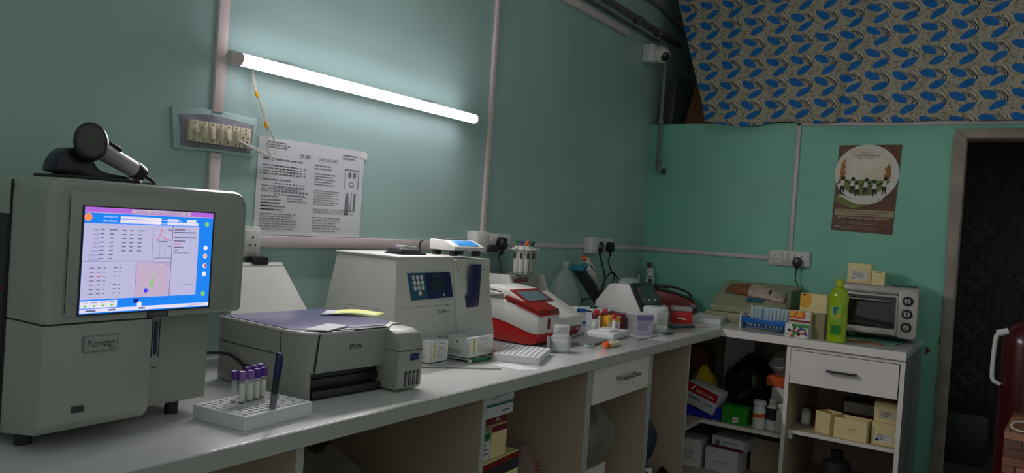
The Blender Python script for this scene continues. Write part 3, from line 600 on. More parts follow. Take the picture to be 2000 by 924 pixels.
# histograms
pts = [(470, 350), (500, 345), (515, 300), (525, 220), (533, 160), (545, 220), (560, 300), (580, 335), (640, 348)]
pts = [(530, 218), (545, 214), (554, 190), (562, 150), (566, 138), (571, 150), (580, 190), (592, 210), (620, 217), (650, 218)]
for i in range(len(pts)-1):
    p, q_ = U(*pts[i]), U(*pts[i+1]); d = Vector((q_[0]-p[0], q_[1]-p[1])).normalized()*.0005; b.flat([(p[0]+d.y, p[1]-d.x), (q_[0]+d.y, q_[1]-d.x), (q_[0]-d.y, q_[1]+d.x), (p[0]-d.y, p[1]+d.x)], E_red, -.0056)
sr(500, 503, 130, 360, E_dk); sr(520, 650, 219, 222, E_dk); sr(520, 650, 352, 356, E_dk); sr(560, 562, 250, 352, E_dk); sr(600, 602, 250, 352, E_dk); sr(545, 620, 228, 236, E_dk); sr(622, 650, 140, 147, E_dk); sr(622, 650, 262, 269, E_dk); sr(615, 650, 398, 405, E_dk)
b.disc(*U(468, 592), .0042, E_bl2, -.0056, 14); b.flat([U(490, 570), U(510, 510), U(530, 470), U(525, 530), U(505, 575)], E_grn, -.0056)
for c_, w__, mm in ((135, 90, E_dk), (155, 180, E_dk), (195, 190, E_dk), (220, 95, E_dk), (243, 60, E_red), (268, 80, E_dk), (290, 40, E_dk), (312, 130, E_dk)): sr(672, 672+w__, c_, c_+8, mm)
sr(760, 860, 560, 563, E_dk)
for c_, mm in ((70, E_grn), (255, E_wht), (320, E_or), (395, E_red), (460, E_wht), (615, E_grn)):
    p = U(945, c_+20); b.rect(p[0]-.006, p[0]+.006, p[1]-.006, p[1]+.006, E_blue, -.0052); b.disc(p[0], p[1], .0048, E_wht if mm != E_grn else E_grn, -.0056, 12); b.rect(p[0]-.002, p[0]+.003, p[1]-.002, p[1]+.003, mm, -.006)
sr(0, 260, 650, 700, E_wht)
for i in range(4): sr(15+62*i, 55+62*i, 658, 666, E_dk); b.disc(*U(35+62*i, 685), .0032, E_grn, -.0056, 12, .002)
sr(380, 420, 650, 680, E_navy); b.disc(*U(425, 690), .005, E_wht, -.0056, 12)
sr(0, 1000, 706, 732, E_wht); sr(40, 110, 713, 725, E_dk, -.0056); sr(200, 250, 713, 725, E_dk, -.0056); sr(420, 470, 713, 725, E_dk, -.0056); b.text('16-10-2022 06:47:43 PM', *U(820, 724), .034, .0032, E_dk, -.0056)
b.build('display', t)['label'] = 'lit blue and lavender touch screen with result tables'

# barcode scanner and its stand on top of the analyser
SF = Fr(-3.816, -.597, .8, 2)
yv = .09
def sp(px_, py_, v=yv): a = SF.y(px_, py_, v); return a
t = thing('scanner_stand', 'black curved barcode scanner stand on top of the large analyser', 'stand', SF)
base = [(97, 333), (103, 312), (114, 296), (128, 288), (140, 288), (150, 300), (164, 304), (172, 312), (176, 322), (186, 333), (205, 339), (240, 345), (247, 352), (150, 352)]
zt = .4685
b = MB(); pts = [sp(*p) for p in base]; pts = [(p[0], max(p[1], zt+.0005)) for p in pts]
b.prism(pts, .070, .120, 'y', mat('scanner_black', (26, 26, 40), .3), .005, 2)
b.build('cradle', t)
b = MB(); q0, q1 = sp(100, 331), sp(248, 350); b.prism(rrect(q0[0], q1[0], .02, .17, .03), zt, zt+.006, 'z', M['black'], .002); b.build('base_plate', t)
t = thing('barcode_scanner', 'grey and black handheld barcode scanner resting head up in its black stand', 'scanner', SF)
b = MB(); c0 = sp(165, 277, .07); A = Vector((c0[0], .05, c0[1])); n_ = Vector((-.35, -.85, .28)).normalized()
X = Matrix.Translation(A) @ n_.to_track_quat('Z', 'Y').to_matrix().to_4x4() @ Matrix.Diagonal((.85, 1.08, 1, 1))
b.lathe([(.018, -.05), (.026, -.03), (.032, -.008), (.033, .004), (.030, .008)], M['black'], 28, X=X)
b.build('head', t)
b = MB(); b.lathe([(.026, .0075), (.026, .0085), (.0255, .0088)], M['darkglass'], 28, X=X); b.box(-.014, .014, -.006, .006, .009, .0095, mat('scanner_window', (52, 66, 40), .2), .0003, X=X @ Matrix.Rotation(R(60), 4, 'Z')); b.build('scan_window', t)
h0 = sp(182, 289); h1 = sp(277, 337); v0, v1 = Vector((h0[0], .075, h0[1])), Vector((h1[0], .10, h1[1]))
d = (v1-v0).normalized(); X = Matrix.Translation(v0) @ d.to_track_quat('Z', 'Y').to_matrix().to_4x4() @ Matrix.Diagonal((1, 1, 1, 1)); L = (v1-v0).length
b = MB(); b.lathe([(.022, -.02), (.0185, 0), (.0165, L*.5), (.0165, L*.85), (.015, L)], mat('scanner_grey', (176, 170, 172), .35), 20, X=X); b.build('handle', t)
b = MB(); b.lathe([(.0170, L*.84), (.0180, L*.9), (.016, L*1.06), (.008, L*1.10)], M['black'], 20, X=X); b.build('end_cap', t)
pm = v0+d*.01; b = MB(); b.box(-.010, .010, -.0225, -.008, -.005, .042, M['black'], .006, X=Matrix.Translation(v0) @ d.to_track_quat('Z', 'Y').to_matrix().to_4x4() @ Matrix.Rotation(R(-160), 4, 'Z')); b.build('trigger', t)
e0 = v0+d*(L*1.12); h2 = sp(320, 356); b = MB(); b.tube([e0, Vector((h2[0]-.006, .11, .4735)), Vector((h2[0]+.03, .2, .4715)), Vector((h2[0]+.06, .37, .4715))], .0035, M['cord'], 8); b.build('cable', t)

# ================================================================ PRINTER
F = Fr(-3.238, -.590, .8, -4)
t = thing('inkjet_printer', 'grey-white ink tank printer with a violet-grey scanner lid and dark front tray', 'printer', F)
WBD, DP, H = .262, .335, .160
# body outline seen from above: rounded front left corner
b = MB()
out = [(0, DP), (0, .080), (.002, .055), (.007, .032), (.015, .015), (.026, .004), (.036, 0), (WBD, 0), (WBD, DP)]
b.prism(out[::-1], .064, H-.006, 'z', M['body'], .0)
b.prism([(0, DP), (0, .075), (.002, .05), (.006, .026), (.012, .012), (.020, .004), (.026, .006), (.028, .03), (.028, DP)][::-1], .002, .064, 'z', M['body'])
b.prism([(.028, .028), (WBD, .028), (WBD, DP), (.028, DP)], .001, .064, 'z', M['black']); b.box(.028, WBD, .004, .10, .001, .003, M['black'])
b.box(.0, .10, .20, DP+.004, .004, .05, M['body'], .01)
b.build('body', t)
b = MB(); b.prism([(.030, .067), (.039, .157), (.256, .160), (.250, .068)], -.004, .001, 'y', M['body'], .001); b.build('front_panel', t)
b = MB(); b.text('EPSON', .130, .114, .036, .012, M['ink'], -.0048); b.build('name_lettering', t)
b = MB(); b.prism([(.0285, .067), (.0300, .067), (.0390, .157), (.0375, .157)], -.0042, .001, 'y', M['seam']); b.box(.0375, .20, -.002, .01, .1575, .160, M['seam']); b.box(-.0012, .001, .09, DP-.005, .098, .0995, M['seam']); b.box(-.0012, .001, .088, .0895, .098, H-.004, M['seam']); b.build('seam', t)
b = MB(); b.box(-.0015, .001, .235, .32, .055, .092, M['body'], .001); b.build('side_recess', t)
b = MB(); out2 = [(-.002, DP+.004), (-.002, .078), (.001, .053), (.006, .030), (.014, .012), (.026, .001), (.038, -.004), (.255, -.005), (.30, .03), (.332, .06), (.332, DP+.004)]
b.prism(out2[::-1], H-.006, H+.0, 'z', M['white'], .001); b.build('lid', t)
b = MB(); out3 = [(.004, DP), (.004, .08), (.010, .062), (.03, .040), (.07, .028), (.26, .018), (.326, .065), (.326, DP)]
b.prism(out3[::-1], H, H+.002, 'z', M['scan'], .0005); b.build('lid_top', t)
b = MB(); b.box(.14, .250, -.0065, .010, H-.002, H+.0018, M['dark'], .001); b.build('control_strip', t)
b = MB(); b.box(.033, .26, .006, .030, .002, .020, M['dark'], .002); b.box(.035, .258, .018, .031, .026, .046, M['black'], .002); b.build('output_tray', t)
# tank unit
b = MB(); b.prism([(-.044, .004), (-.052, .012), (-.052, .100), (-.050, .125), (-.036, .146), (-.015, .154), (.03, .156), (.03, .16), (DP, .158), (DP, .004)], .250, .336, 'x', M['body'], .004)
b.build('ink_tank_unit', t)
b = MB(); b.box(.2495, .3365, -.053, .04, .1035, .1048, M['seam']); b.build('seam', t)
for i in range(4):
    b = MB(); zx = .274+i*.0145; b.prism(rrect(zx, zx+.008, .014, .052, .004), -.0535, -.0515, 'y', M['ink'], .0003); b.prism(rrect(zx+.0022, zx+.0058, .018, .046, .0017), -.0538, -.0534, 'y', M['grey']); b.build('ink_window', t)
b = MB(); b.prism(rrect(.291, .320, .078, .095, .001), -.0535, -.0515, 'y', M['navy'], .0004); b.text('L3250', .298, .084, .014, .004, M['sky'], -.0538); b.build('badge', t)['label'] = 'small blue badge on the ink tank'
b = MB(); b.tube([(-.06, .33, .07), (-.02, .27, .075), (.0, .225, .05), (.012, .215, .045)], .004, M['cord'], 8); b.box(-.008, .006, .205, .222, .038, .056, M['black'], .002)
b.build('power_cord', t)
# sheet on the printer
s = Fr(0, 0, .8+H+.003)
p1, p2, p3, p4 = s.z(640, 598, .012), s.z(752, 608, .006), s.z(738, 616, .004), s.z(625, 611, .006)
t = thing('yellow_leaflet', 'yellow and white printed leaflet lying on the printer lid', 'leaflet', loc=(0, 0, 0))
b = MB(); n = 10; zt = .8+H+.0045
for i in range(n):
    def L_(t_, a, c): return (a[0]+(c[0]-a[0])*t_, a[1]+(c[1]-a[1])*t_)
    def Z_(t_): return zt+.010*math.sin(t_*3.1)**2*(.6)
    a, c = L_(i/n, p1, p2), L_((i+1)/n, p1, p2); e, g = L_((i+1)/n, p4, p3), L_(i/n, p4, p3)
    b.poly([(g[0], g[1], Z_(i/n)), (e[0], e[1], Z_((i+1)/n)), (c[0], c[1], Z_((i+1)/n)), (a[0], a[1], Z_(i/n))], M['yel'] if i > 1 else M['paper'])
o = b.build('sheet', t); md = o.modifiers.new('solid', 'SOLIDIFY'); md.thickness = .0008
t = thing('folded_paper', 'folded white paper lying on the front of the printer lid', 'paper', loc=(0, 0, 0))
a = [s.z(*p) for p in ((592, 645), (640, 633), (680, 637), (642, 647))]
b = MB(); b.prism(a, .8+H+.0025, .8+H+.005, 'z', M['paper']); b.build('sheet', t)

# tapered white cover standing behind the printer
t = thing('instrument_cover', 'white tapered cover panel leaning against the wall behind the printer', 'cover', loc=(0, 0, 0))
def onslope(px_, py_):
    d = ray(px_, py_); k_ = .62; t_ = ((-.235-.8*k_)+k_*CAMP.z-CAMP.y)/(d.y-k_*d.z); return CAMP+d*t_
q1, q2, q3 = onslope(420, 512), onslope(550, 512), onslope(598, 602)
q4 = q2+(q3-q2)*((q2.z-.805)/(q2.z-q3.z)); q5 = Vector((q1.x, q4.y, .805)); q1 = Vector((q1.x, q2.y, q2.z)); nn = Vector((0, .62, -1)).normalized()*-.014
b = MB(); fr4 = [q1, q2, q4, q5]; va = [b.v(p) for p in fr4]; vb = [b.v(p+nn*-1) for p in fr4]
b.face(va, M['white']); b.face(vb[::-1], M['white'])
for i in range(4): b.face((vb[i], vb[(i+1) % 4], va[(i+1) % 4], va[i]), M['white'])
bmesh.ops.recalc_face_normals(b.bm, faces=b.bm.faces[:]); b.build('panel', t)
b = MB(); up = nn.normalized()*.0006; dn = (q4-q2).normalized()*.012; dn2 = dn*1.12
b.poly([q1+dn+up, q2+dn+up, q2+dn2+up, q1+dn2+up], M['grey']); b.build('seam', t)

# ================================================================ ELECTROLYTE ANALYSER
F = Fr(-2.685, -.375, .8, 0)
t = thing('electrolyte_analyser', 'tall grey-white analyser with a blue keypad panel and dark vertical slot', 'analyser', F)
H = .314; tilt = .045
b = MB()
A = [(0, .26), (0, .012), (.02, 0), (.262, 0), (.262, .26)]      # top outline
B = [(-.03, .30), (-.03, -.025), (.0, -tilt), (.262, -tilt), (.262, .30)]
va = [b.v((p[0], p[1], H)) for p in A]; vb = [b.v((p[0], p[1], .0)) for p in B]
b.face(va, M['body2']); b.face(vb[::-1], M['body2'])
for i in range(5): b.face((vb[i], vb[(i+1) % 5], va[(i+1) % 5], va[i]), M['body2'])
bmesh.ops.recalc_face_normals(b.bm, faces=b.bm.faces[:])
b.build('main_housing', t)
b = MB(); b.box(-.006, .264, -.003, .264, H, H+.006, M['white'], .002); b.build('top_cover', t)
b = MB(); b.prism([(-.046, 0), (-.046, .06), (-.012, .25), (-.012, .29), (-.012, H-.002), (.26, H-.002), (.28, 0)], .2625, .468, 'x', M['body2'], .003); b.build('sampler_housing', t)
TS = lambda off: Matrix.Translation((0, -tilt, 0)) @ Matrix.Rotation(-math.atan2(tilt, H), 4, 'X') @ Matrix.Translation((0, -off, 0))
b = MB(TS(.001)); X0, X1, Z0, Z1 = .030, .245, .188, .272
b.prism([(.045, Z0), (.252, Z0+.003), (.240, Z1), (.030, Z1)], -.003, .001, 'y', M['teals'], .001); b.build('keypad_panel', t)
kp = t.children[-1]
b = MB(TS(.0045)); b.flat([(.122, Z0+.002), (.251, Z0+.004), (.239, Z1-.001), (.112, Z1-.001)], M['navy'], -.0002); b.prism(rrect(.138, .212, .212, .252, .002), -.001, .0, 'y', mat('green_lcd', (40, 56, 62), .2, noise=0)); b.text('ST-200 plus', .150, .257, .045, .007, M['grey'], -.0006); b.disc(.20, .200, .004, M['wlab'], -.0006); b.disc(.180, .199, .003, M['grey'], -.0006); b.build('display', t)
lab = iter('123456789')
for r_ in range(4):
    for c_ in range(3):
        if r_ == 3 and c_ != 1: continue
        xx, zz = .054+c_*.019+r_*.003, .258-r_*.0165
        b = MB(TS(.0045)); b.lathe([(.0072, 0), (.0072, .002), (.005, .003)], M['wlab'], 14, X=Matrix.Translation((xx, 0, zz)) @ Matrix.Rotation(R(90), 4, 'X')); b.text(next(lab, '0'), xx-.0022, zz-.003, .0045, .006, M['ink'], -.0034); b.build('key', t)
b = MB(TS(.0045)); b.disc(.101, .211, .004, M['red'], -.0006); b.disc(.058, .209, .003, M['green'], -.0006); b.build('key_marks', t)
b = MB(TS(.0015)); b.text('ST-200', .172, .142, .034, .011, M['ink'], -.0004, .2); b.text('plus', .210, .143, .018, .008, M['inkg'], -.0004); b.rect(.075, .082, .166, .168, M['ink'], -.0004); b.rect(.16, .168, .166, .168, M['ink'], -.0004); b.rect(.215, .225, .166, .168, M['ink'], -.0004); b.build('name_lettering', t)
b = MB(TS(.0015)); b.rect(.0, .262, .166, .1668, M['inkg'], -.0002); b.build('seam', t)
Tt = Matrix.Translation((0, -.012, 0))
b = MB(Tt); b.prism([(.318, .148), (.388, .150), (.392, .188), (.392, .296), (.330, .296), (.326, .200), (.312, .190)], -.006, .0, 'y', M['navy'], .003)
b.build('sampler_slot', t, loc=(0, -.012, 0))
b = MB(Tt); b.text('SENSA', .418, .272, .022, .007, M['inkg'], -.002); b.text('Core', .442, .272, .012, .006, M['grey'], -.002); b.build('lettering', t)
b = MB(Tt); b.prism([(.262, H-.002), (.292, H-.002), (.286, .268)], -.004, .0, 'y', M['tan'], .001); b.build('corner_clip', t)
b = MB(); b.box(-.0, .002, -.0, .10, 0, .04, M['body2']);
b = MB(Matrix.Translation((-.028, 0, 0)) @ Matrix.Rotation(R(-90), 4, 'Z')); b.rect(-.17, -.03, .158, .1588, M['seam'], -.012); b.rect(-.17, -.169, .12, .158, M['seam'], -.012); b.text('nu kur', -.12, .135, .05, .014, M['inkg'], -.0125); b.build('side_hatch', t)
# things on the analyser
zt = .8+H+.006
f2 = Fr(-2.685, -.375, .8)
c = f2.z(800, 496, H+.01); t = thing('thermal_printer_tray', 'black paper tray with a folded printout on the keypad analyser', 'tray', loc=(-2.685+.135, -.375+.09, zt), rz=R(-8))
b = MB(); b.box(-.05, .055, -.035, .05, 0, .006, M['black'], .002); b.prism([(-.05, .006), (.05, .004), (.03, .016), (-.045, .020)], -.03, .04, 'y', M['dark'], .004); b.build('tray', t)
b = MB(); b.prism([(-.02, .018), (.035, .016), (.03, .026), (-.022, .028)], -.012, .03, 'y', M['paper'], .001); b.build('printout', t)
t = thing('small_electronic_scale', 'white electronic scale with a blue display panel on top of the keypad analyser', 'scale', loc=(-2.685+.272, -.375+.0, zt), rz=R(-4))
b = MB(); b.prism([(0, .020), (0, .032), (.05, .052), (.115, .052), (.115, .018), (.02, .018)], 0, .158, 'x', M['white'], .003); b.build('body', t)
b = MB(Matrix.Translation((0, 0, .0325)) @ Matrix.Rotation(-math.atan2(.05, .02), 4, 'X')); b.prism(rrect(.03, .135, .006, .048, .003), -.0012, .001, 'y', M['sky'], .0004); b.build('display_panel', t)
b = MB(); b.box(.02, .13, .055, .108, .052, .055, M['dark'], .001); b.build('weighing_plate', t)
for fx, fy in ((.004, .010), (.120, .010), (.004, .085), (.120, .085)): b = MB(); b.box(fx, fx+.028, fy, fy+.02, 0, .020, M['black'], .003); b.build('foot', t)
b = MB(); b.tube([(-2.43, -.24, zt+.001), (-2.43, -.24, zt+.035), (-2.42, -.24, zt+.045), (-2.405, -.23, zt+.04)], .003, M['cord'], 8); tag(b.build('cable_loop'), 'short dark cable loop behind the scale on the analyser', 'cable')

# cartons in front of the analyser
def carton(name, label, F, W_, D_, H_, m, cat='box', group=None, marks=None, flaps=0., open_=False):
    t = thing(name, label, cat, F, group)
    b = MB()
    if open_:
        th = .002; b.box(0, W_, 0, D_, 0, th, m); b.box(0, W_, 0, th, 0, H_, m); b.box(0, W_, D_-th, D_, 0, H_, m); b.box(0, th, 0, D_, 0, H_, m); b.box(W_-th, W_, 0, D_, 0, H_, m)
    else: b.box(0, W_, 0, D_, 0, H_, m, .0012, 1); b.box(.002, W_-.002, D_*.45, D_*.45+.0008, H_-.0003, H_+.0003, M['grey'])
    b.build('carton', t)
    if marks:
        b = MB(); marks(b); b.build('printed_label', t)
    return t
def lab1(W_, D_, H_):
    def f(b):
        b.rect(.002, W_-.002, .004, H_-.003, M['wlab'], -.0006); b.rect(W_*.14, W_*.22, .02, H_-.004, M['ycard'] if 0 else mat('label_yellow', (196, 176, 60), .6), -.001)
        b.text('ABX Lyse', W_*.42, H_*.84, W_*.34, H_*.07, M['ink'], -.001); b.words(W_*.34, W_*.9, H_*.76, H_*.25, 5, M['inkg'], -.001, .22)
        b.rect(0, W_-.004, H_*.075, H_*.125, M['ink'], -.001)
        T_ = b.T; b.T = T_ @ Matrix.Rotation(R(-90), 4, 'Z'); b.rect(-D_+.002, -.002, .004, H_-.003, M['wlab'], -.0006); b.rect(-D_+.004, -.001, H_*.075, H_*.115, M['ink'], -.001); b.disc(-D_*.55, H_*.78, H_*.05, M['inkg'], -.001); b.disc(-D_*.62, H_*.6, H_*.03, M['pink'], -.001); b.disc(-D_*.38, H_*.6, H_*.03, M['pink'], -.001); b.words(-D_+.01, -.012, H_*.45, H_*.2, 5, M['inkg'], -.001, .3); b.T = T_
    return f
carton('reagent_box', 'small white reagent carton with a yellow stripe beside the printer', Fr(-2.641, -.483, .8, 2), .088, .062, .072, M['paper'], marks=lab1(.088, .062, .072))
carton('reagent_box', 'wider white reagent carton with a yellow stripe in front of the keypad analyser', Fr(-2.502, -.524, .806, 2), .138, .085, .070, M['paper'], marks=lab1(.138, .085, .070))
t = thing('pen', 'green pen lying under the wider reagent carton', 'pen', Fr(-2.500, -.530, .8055, -3))
b = MB(); b.cyl((.0, 0, 0), (.10, .0, 0), .0052, M['green'], 12); b.build('barrel', t)
b = MB(); b.cyl((.0, 0, 0), (-.012, 0, 0), .005, M['wlab'], 12, r2=.002); b.build('tip', t)
a, c = W.z(752, 717, .801), W.z(980, 722, .801)
t = thing('steel_ruler', 'flat steel ruler lying on the worktop in front of the reagent cartons', 'ruler', loc=(a[0], a[1], .8), rz=math.atan2(c[1]-a[1], c[0]-a[0]))
L = math.hypot(c[0]-a[0], c[1]-a[1]); b = MB(); b.box(0, L, 0, .02, 0, .0012, M['steel']); b.build('blade', t)
b = MB()
for i in range(int(L*100)): b.box(.01*i, .01*i+.0006, .0, .006, .0012, .0014, M['ink'])
b.build('scale_marks', t)
# paper slip
b = MB(); pts = [W.z(*p, .801) for p in ((955, 712), (995, 710), (1055, 722), (1012, 723))]; b.prism(pts, .8003, .8014, 'z', M['paper']); tag(b.build('paper_slip'), 'white paper slip lying at the worktop edge beside the ruler', 'paper')

# ================================================================ TUBE RACKS
def tube_rack(name, label, F, W_, D_, H_, nx, ny, m, group=None, border=.006):
    t = thing(name, label, 'rack', F, group)
    p = min((W_-2*border)/nx, (D_-2*border)/ny); gx, gy = (W_-p*nx)/2, (D_-p*ny)/2
    b = MB(); dp = H_*.75
    # walls, bottom, and the rim of the top
    for (x0, x1, y0, y1) in ((0, W_, 0, gy*.98), (0, W_, D_-gy*.98, D_), (0, gx*.98, gy*.98, D_-gy*.98), (W_-gx*.98, W_, gy*.98, D_-gy*.98)): b.box(x0, x1, y0, y1, 0, H_, m, .0015, 1)
    b.box(gx*.9, W_-gx*.9, gy*.9, D_-gy*.9, .001, H_-dp-.001, m)
    b.build('rack_body', t)
    b = MB(); b.holes(gx, gy, nx, ny, p, p*.40, H_, dp, m); b.build('tube_grid', t)
    return t, gx, gy, p
RF = Fr(-3.462, -.685, .8, 4); RF2 = Fr(-3.478, -.695, .8, 4)
t, gx, gy, p = tube_rack('tube_rack', 'white tube rack with purple capped tubes standing in front of the printer', RF2, .187, .150, .030, 12, 9, M['foam'])
def vac_tube(label, loc, capm, fill, group, rz=0, tilt=0, h=.062, r=.0062, lb=True, name='blood_tube'):
    t = thing(name, label, 'test tube', loc=loc, rz=rz, group=group); t.rotation_euler = (tilt, 0, rz)
    b = MB(); b.lathe([(.002, 0), (r*.8, .002), (r, .007), (r, h)], M['clear'], 14); b.build('glass', t)
    if fill: b = MB(); b.lathe([(.0015, .0008), (r*.7, .003), (r*.88, .008), (r*.88, h*fill)], M['blood'], 12); b.build('blood_sample', t)
    if lb: b = MB(); b.lathe([(r*1.03, h*.16), (r*1.04, h*.17), (r*1.04, h*.74), (r*1.03, h*.75)], M['wlab'], 14, cap=False); b.build('paper_label', t)
    b = MB(); b.lathe([(r*1.15, h*.86), (r*1.28, h*.87), (r*1.28, h*1.13), (r*1.12, h*1.16), (r*.7, h*1.14)], capm, 16); b.build('cap', t)
    return t
purp = [((456, 786), 'purple', .12, 0), ((471, 787), 'lilac', .1, 1), ((487, 784), 'lilac', .1, 1), ((500, 780), 'purple', .72, 1), ((512, 776), 'purple', .78, 1), ((481, 776), 'purple', .7, 1), ((495, 772), 'purple', .7, 1), ((507, 769), 'purple', .7, 1)]
tl = ['leftmost purple capped tube in the rack, clear with a little blood', 'lilac capped labelled tube second from the left in the rack', 'lilac capped labelled tube third from the left in the rack', 'dark purple capped blood tube right of the two lilac ones', 'rightmost purple capped blood tube in the front of the rack',
      'left purple capped blood tube in the back row of the rack', 'middle purple capped blood tube in the back row of the rack', 'right purple capped blood tube in the back row of the rack']
for i, (pp, cm_, fl, lb) in enumerate(purp):
    a = W.z(pp[0], pp[1], .830); vac_tube(tl[i], (a[0], a[1], .824), M[cm_], fl, 'purple capped tubes in the rack', rz=i, lb=lb)
a = W.z(531, 797, .83); t = thing('marker_pen', 'blue capped marker pen standing upright in the white tube rack', 'pen', loc=(a[0], a[1], .815)); t.rotation_euler = (R(3), R(3), 0)
b = MB(); b.lathe([(.0055, 0), (.0068, .004), (.0068, .078)], M['ink'], 16); b.build('barrel', t)
b = MB(); b.lathe([(.0072, .075), (.0076, .077), (.0076, .126), (.006, .129)], M['navy'], 16); b.box(-.002, .002, -.0105, -.0072, .088, .125, M['navy'], .001); b.build('cap', t)
b = MB(); b.lathe([(.00695, .012), (.00695, .045)], M['inkg'], 16, cap=False); b.build('barrel_label', t)
a = W.z(1066, 716, .8)
tube_rack('tube_rack', 'empty white tube rack between the reagent carton and the clear jar', Fr(-2.352, -.690, .8, 21), .215, .150, .025, 12, 8, M['foam'])

# ================================================================ RED AND WHITE ANALYSERS
F = Fr(-2.05, -.50, .8, 0)
t = thing('chemistry_analyser', 'red and white analyser with a tilted display and a red lid', 'analyser', F)
bound = [(.0, .046), (.03, .047), (.06, .054), (.14, .075), (.20, .086), (.255, .092)]
b = MB(); top = [(.262, .155), (.24, .163), (.16, .158), (.10, .145), (.01, .120), (0, .112)]
b.prism([(y_, z_) for y_, z_ in bound]+top, 0, .155, 'x', M['white'], .004); b.build('upper_housing', t)
b = MB(); b.prism([(.010, .012), (.002, .0465)]+[(y_, z_+.0005) for y_, z_ in bound[1:]]+[(.235, .05), (.205, .006), (.03, .004)], .004, .151, 'x', M['red'], .003); b.build('base_housing', t)
b = MB(); b.box(.01, .145, .02, .20, 0, .006, M['black']); b.build('foot_plate', t)
b = MB(); b.prism([(-.006, .118), (-.004, .134), (.07, .158), (.145, .176), (.15, .160), (.09, .146), (.01, .118)], -.004, .140, 'x', M['redd'], .002); b.build('lid', t)
b = MB(); b.prism([(-.0075, .113), (-.0075, .118), (.02, .126), (.10, .150), (.10, .145), (.01, .119)], -.0045, .141, 'x', M['red'], .001); b.build('lid_edge', t)
b = MB(); b.prism([(.055, .150), (.15, .196), (.245, .205), (.262, .195), (.262, .155), (.10, .148)], .012, .215, 'x', M['white'], .004); b.build('display_housing', t)
TD = Matrix.Translation((.012, .055, .150)) @ Matrix.Rotation(-math.atan2(.095, .046), 4, 'X')   # local x across, local z up the slope
b = MB(TD); b.prism([(.004, .008), (.198, .008), (.198, .098), (.004, .098)], -.003, .0, 'y', M['redd'], .001); b.build('display_bezel', t)
b = MB(TD); b.prism([(.024, .016), (.178, .016), (.178, .080), (.024, .080)], -.004, -.003, 'y', M['lcd']); b.build('display', t)
b = MB(); b.prism([(.165, .176), (.165, .182), (.255, .192), (.262, .184), (.262, .165)], -.012, .085, 'x', M['white'], .003); b.build('printer_cover', t)
b = MB(); b.prism([(.172, .183), (.250, .1925), (.250, .1955), (.172, .186)], -.004, .060, 'x', M['dark'], .002); b.build('paper_door', t)
b = MB(); b.prism([(.075+.008*math.cos(R(a)), .095+.008*math.sin(R(a))) for a in range(0, 181, 20)]+[(.067, .062), (.083, .062)], -.003, .002, 'y', M['redd'], .0005); b.build('status_light', t)
F = Fr(-1.80, -.455, .8, 2)
t = thing('chemistry_analyser', 'second white and red analyser with a small round button behind the clear jar', 'analyser', F)
b = MB(); b.prism([(0, .045), (0, .085), (.02, .094), (.17, .170), (.19, .165), (.195, .12), (.195, .05)], -.025, .195, 'x', M['white'], .004); b.build('upper_housing', t)
b = MB(); P_ = [(-.022, .044), (.193, .044), (.185, .028), (.16, .012), (.10, .004), (.0, .004), (-.02, .02)]; b.prism(P_, .004, .19, 'y', M['redd'], .003); b.build('base_housing', t)
b = MB(); b.poly([(.02, .045, .1058), (.15, .045, .1058), (.15, .048, .1074), (.02, .048, .1074)], M['red']); b.build('accent_line', t)
b = MB(); b.cyl((.155, .002, .033), (.155, .008, .033), .006, M['wlab'], 16); b.build('button', t)

# machine carrying the pipette carousel
F = Fr(-1.70, -.14, .8, 0)
t = thing('reader_cabinet', 'white reader with sloping side cheeks carrying the pipette carousel', 'instrument', F)
zt = .225
def cheek(x0, x1):
    b = MB(); b.prism([(-.11, 0), (-.11, .06), (-.07, .10), (-.012, zt), (.11, zt), (.12, 0)], x0, x1, 'x', M['white'], .006); b.build('side_cheek', t)
cheek(-.035, -.012); cheek(.235, .262)
b = MB(); b.prism([(-.02, 0), (-.02, .10), (.0, .165), (-.005, zt-.002), (.11, zt-.002), (.115, 0)], -.012, .235, 'x', M['body'], .003); b.build('front_panel', t)
b = MB(); b.box(.03, .13, -.010, .0, .193, .208, M['redd'], .001); b.words(.035, .125, .205, .196, 1, M['grey'], -.0105, .5); b.build('name_plate', t)
b = MB(); b.prism([(-.024, .10), (-.004, .160), (.0, .158), (-.02, .098)], .02, .20, 'x', M['dark'], .002); b.box(.03, .19, -.04, -.01, .06, .095, M['grey'], .004); b.box(.09, .11, -.045, -.04, .075, .085, M['orange'], .001); b.build('plate_bay', t)
zt += .8
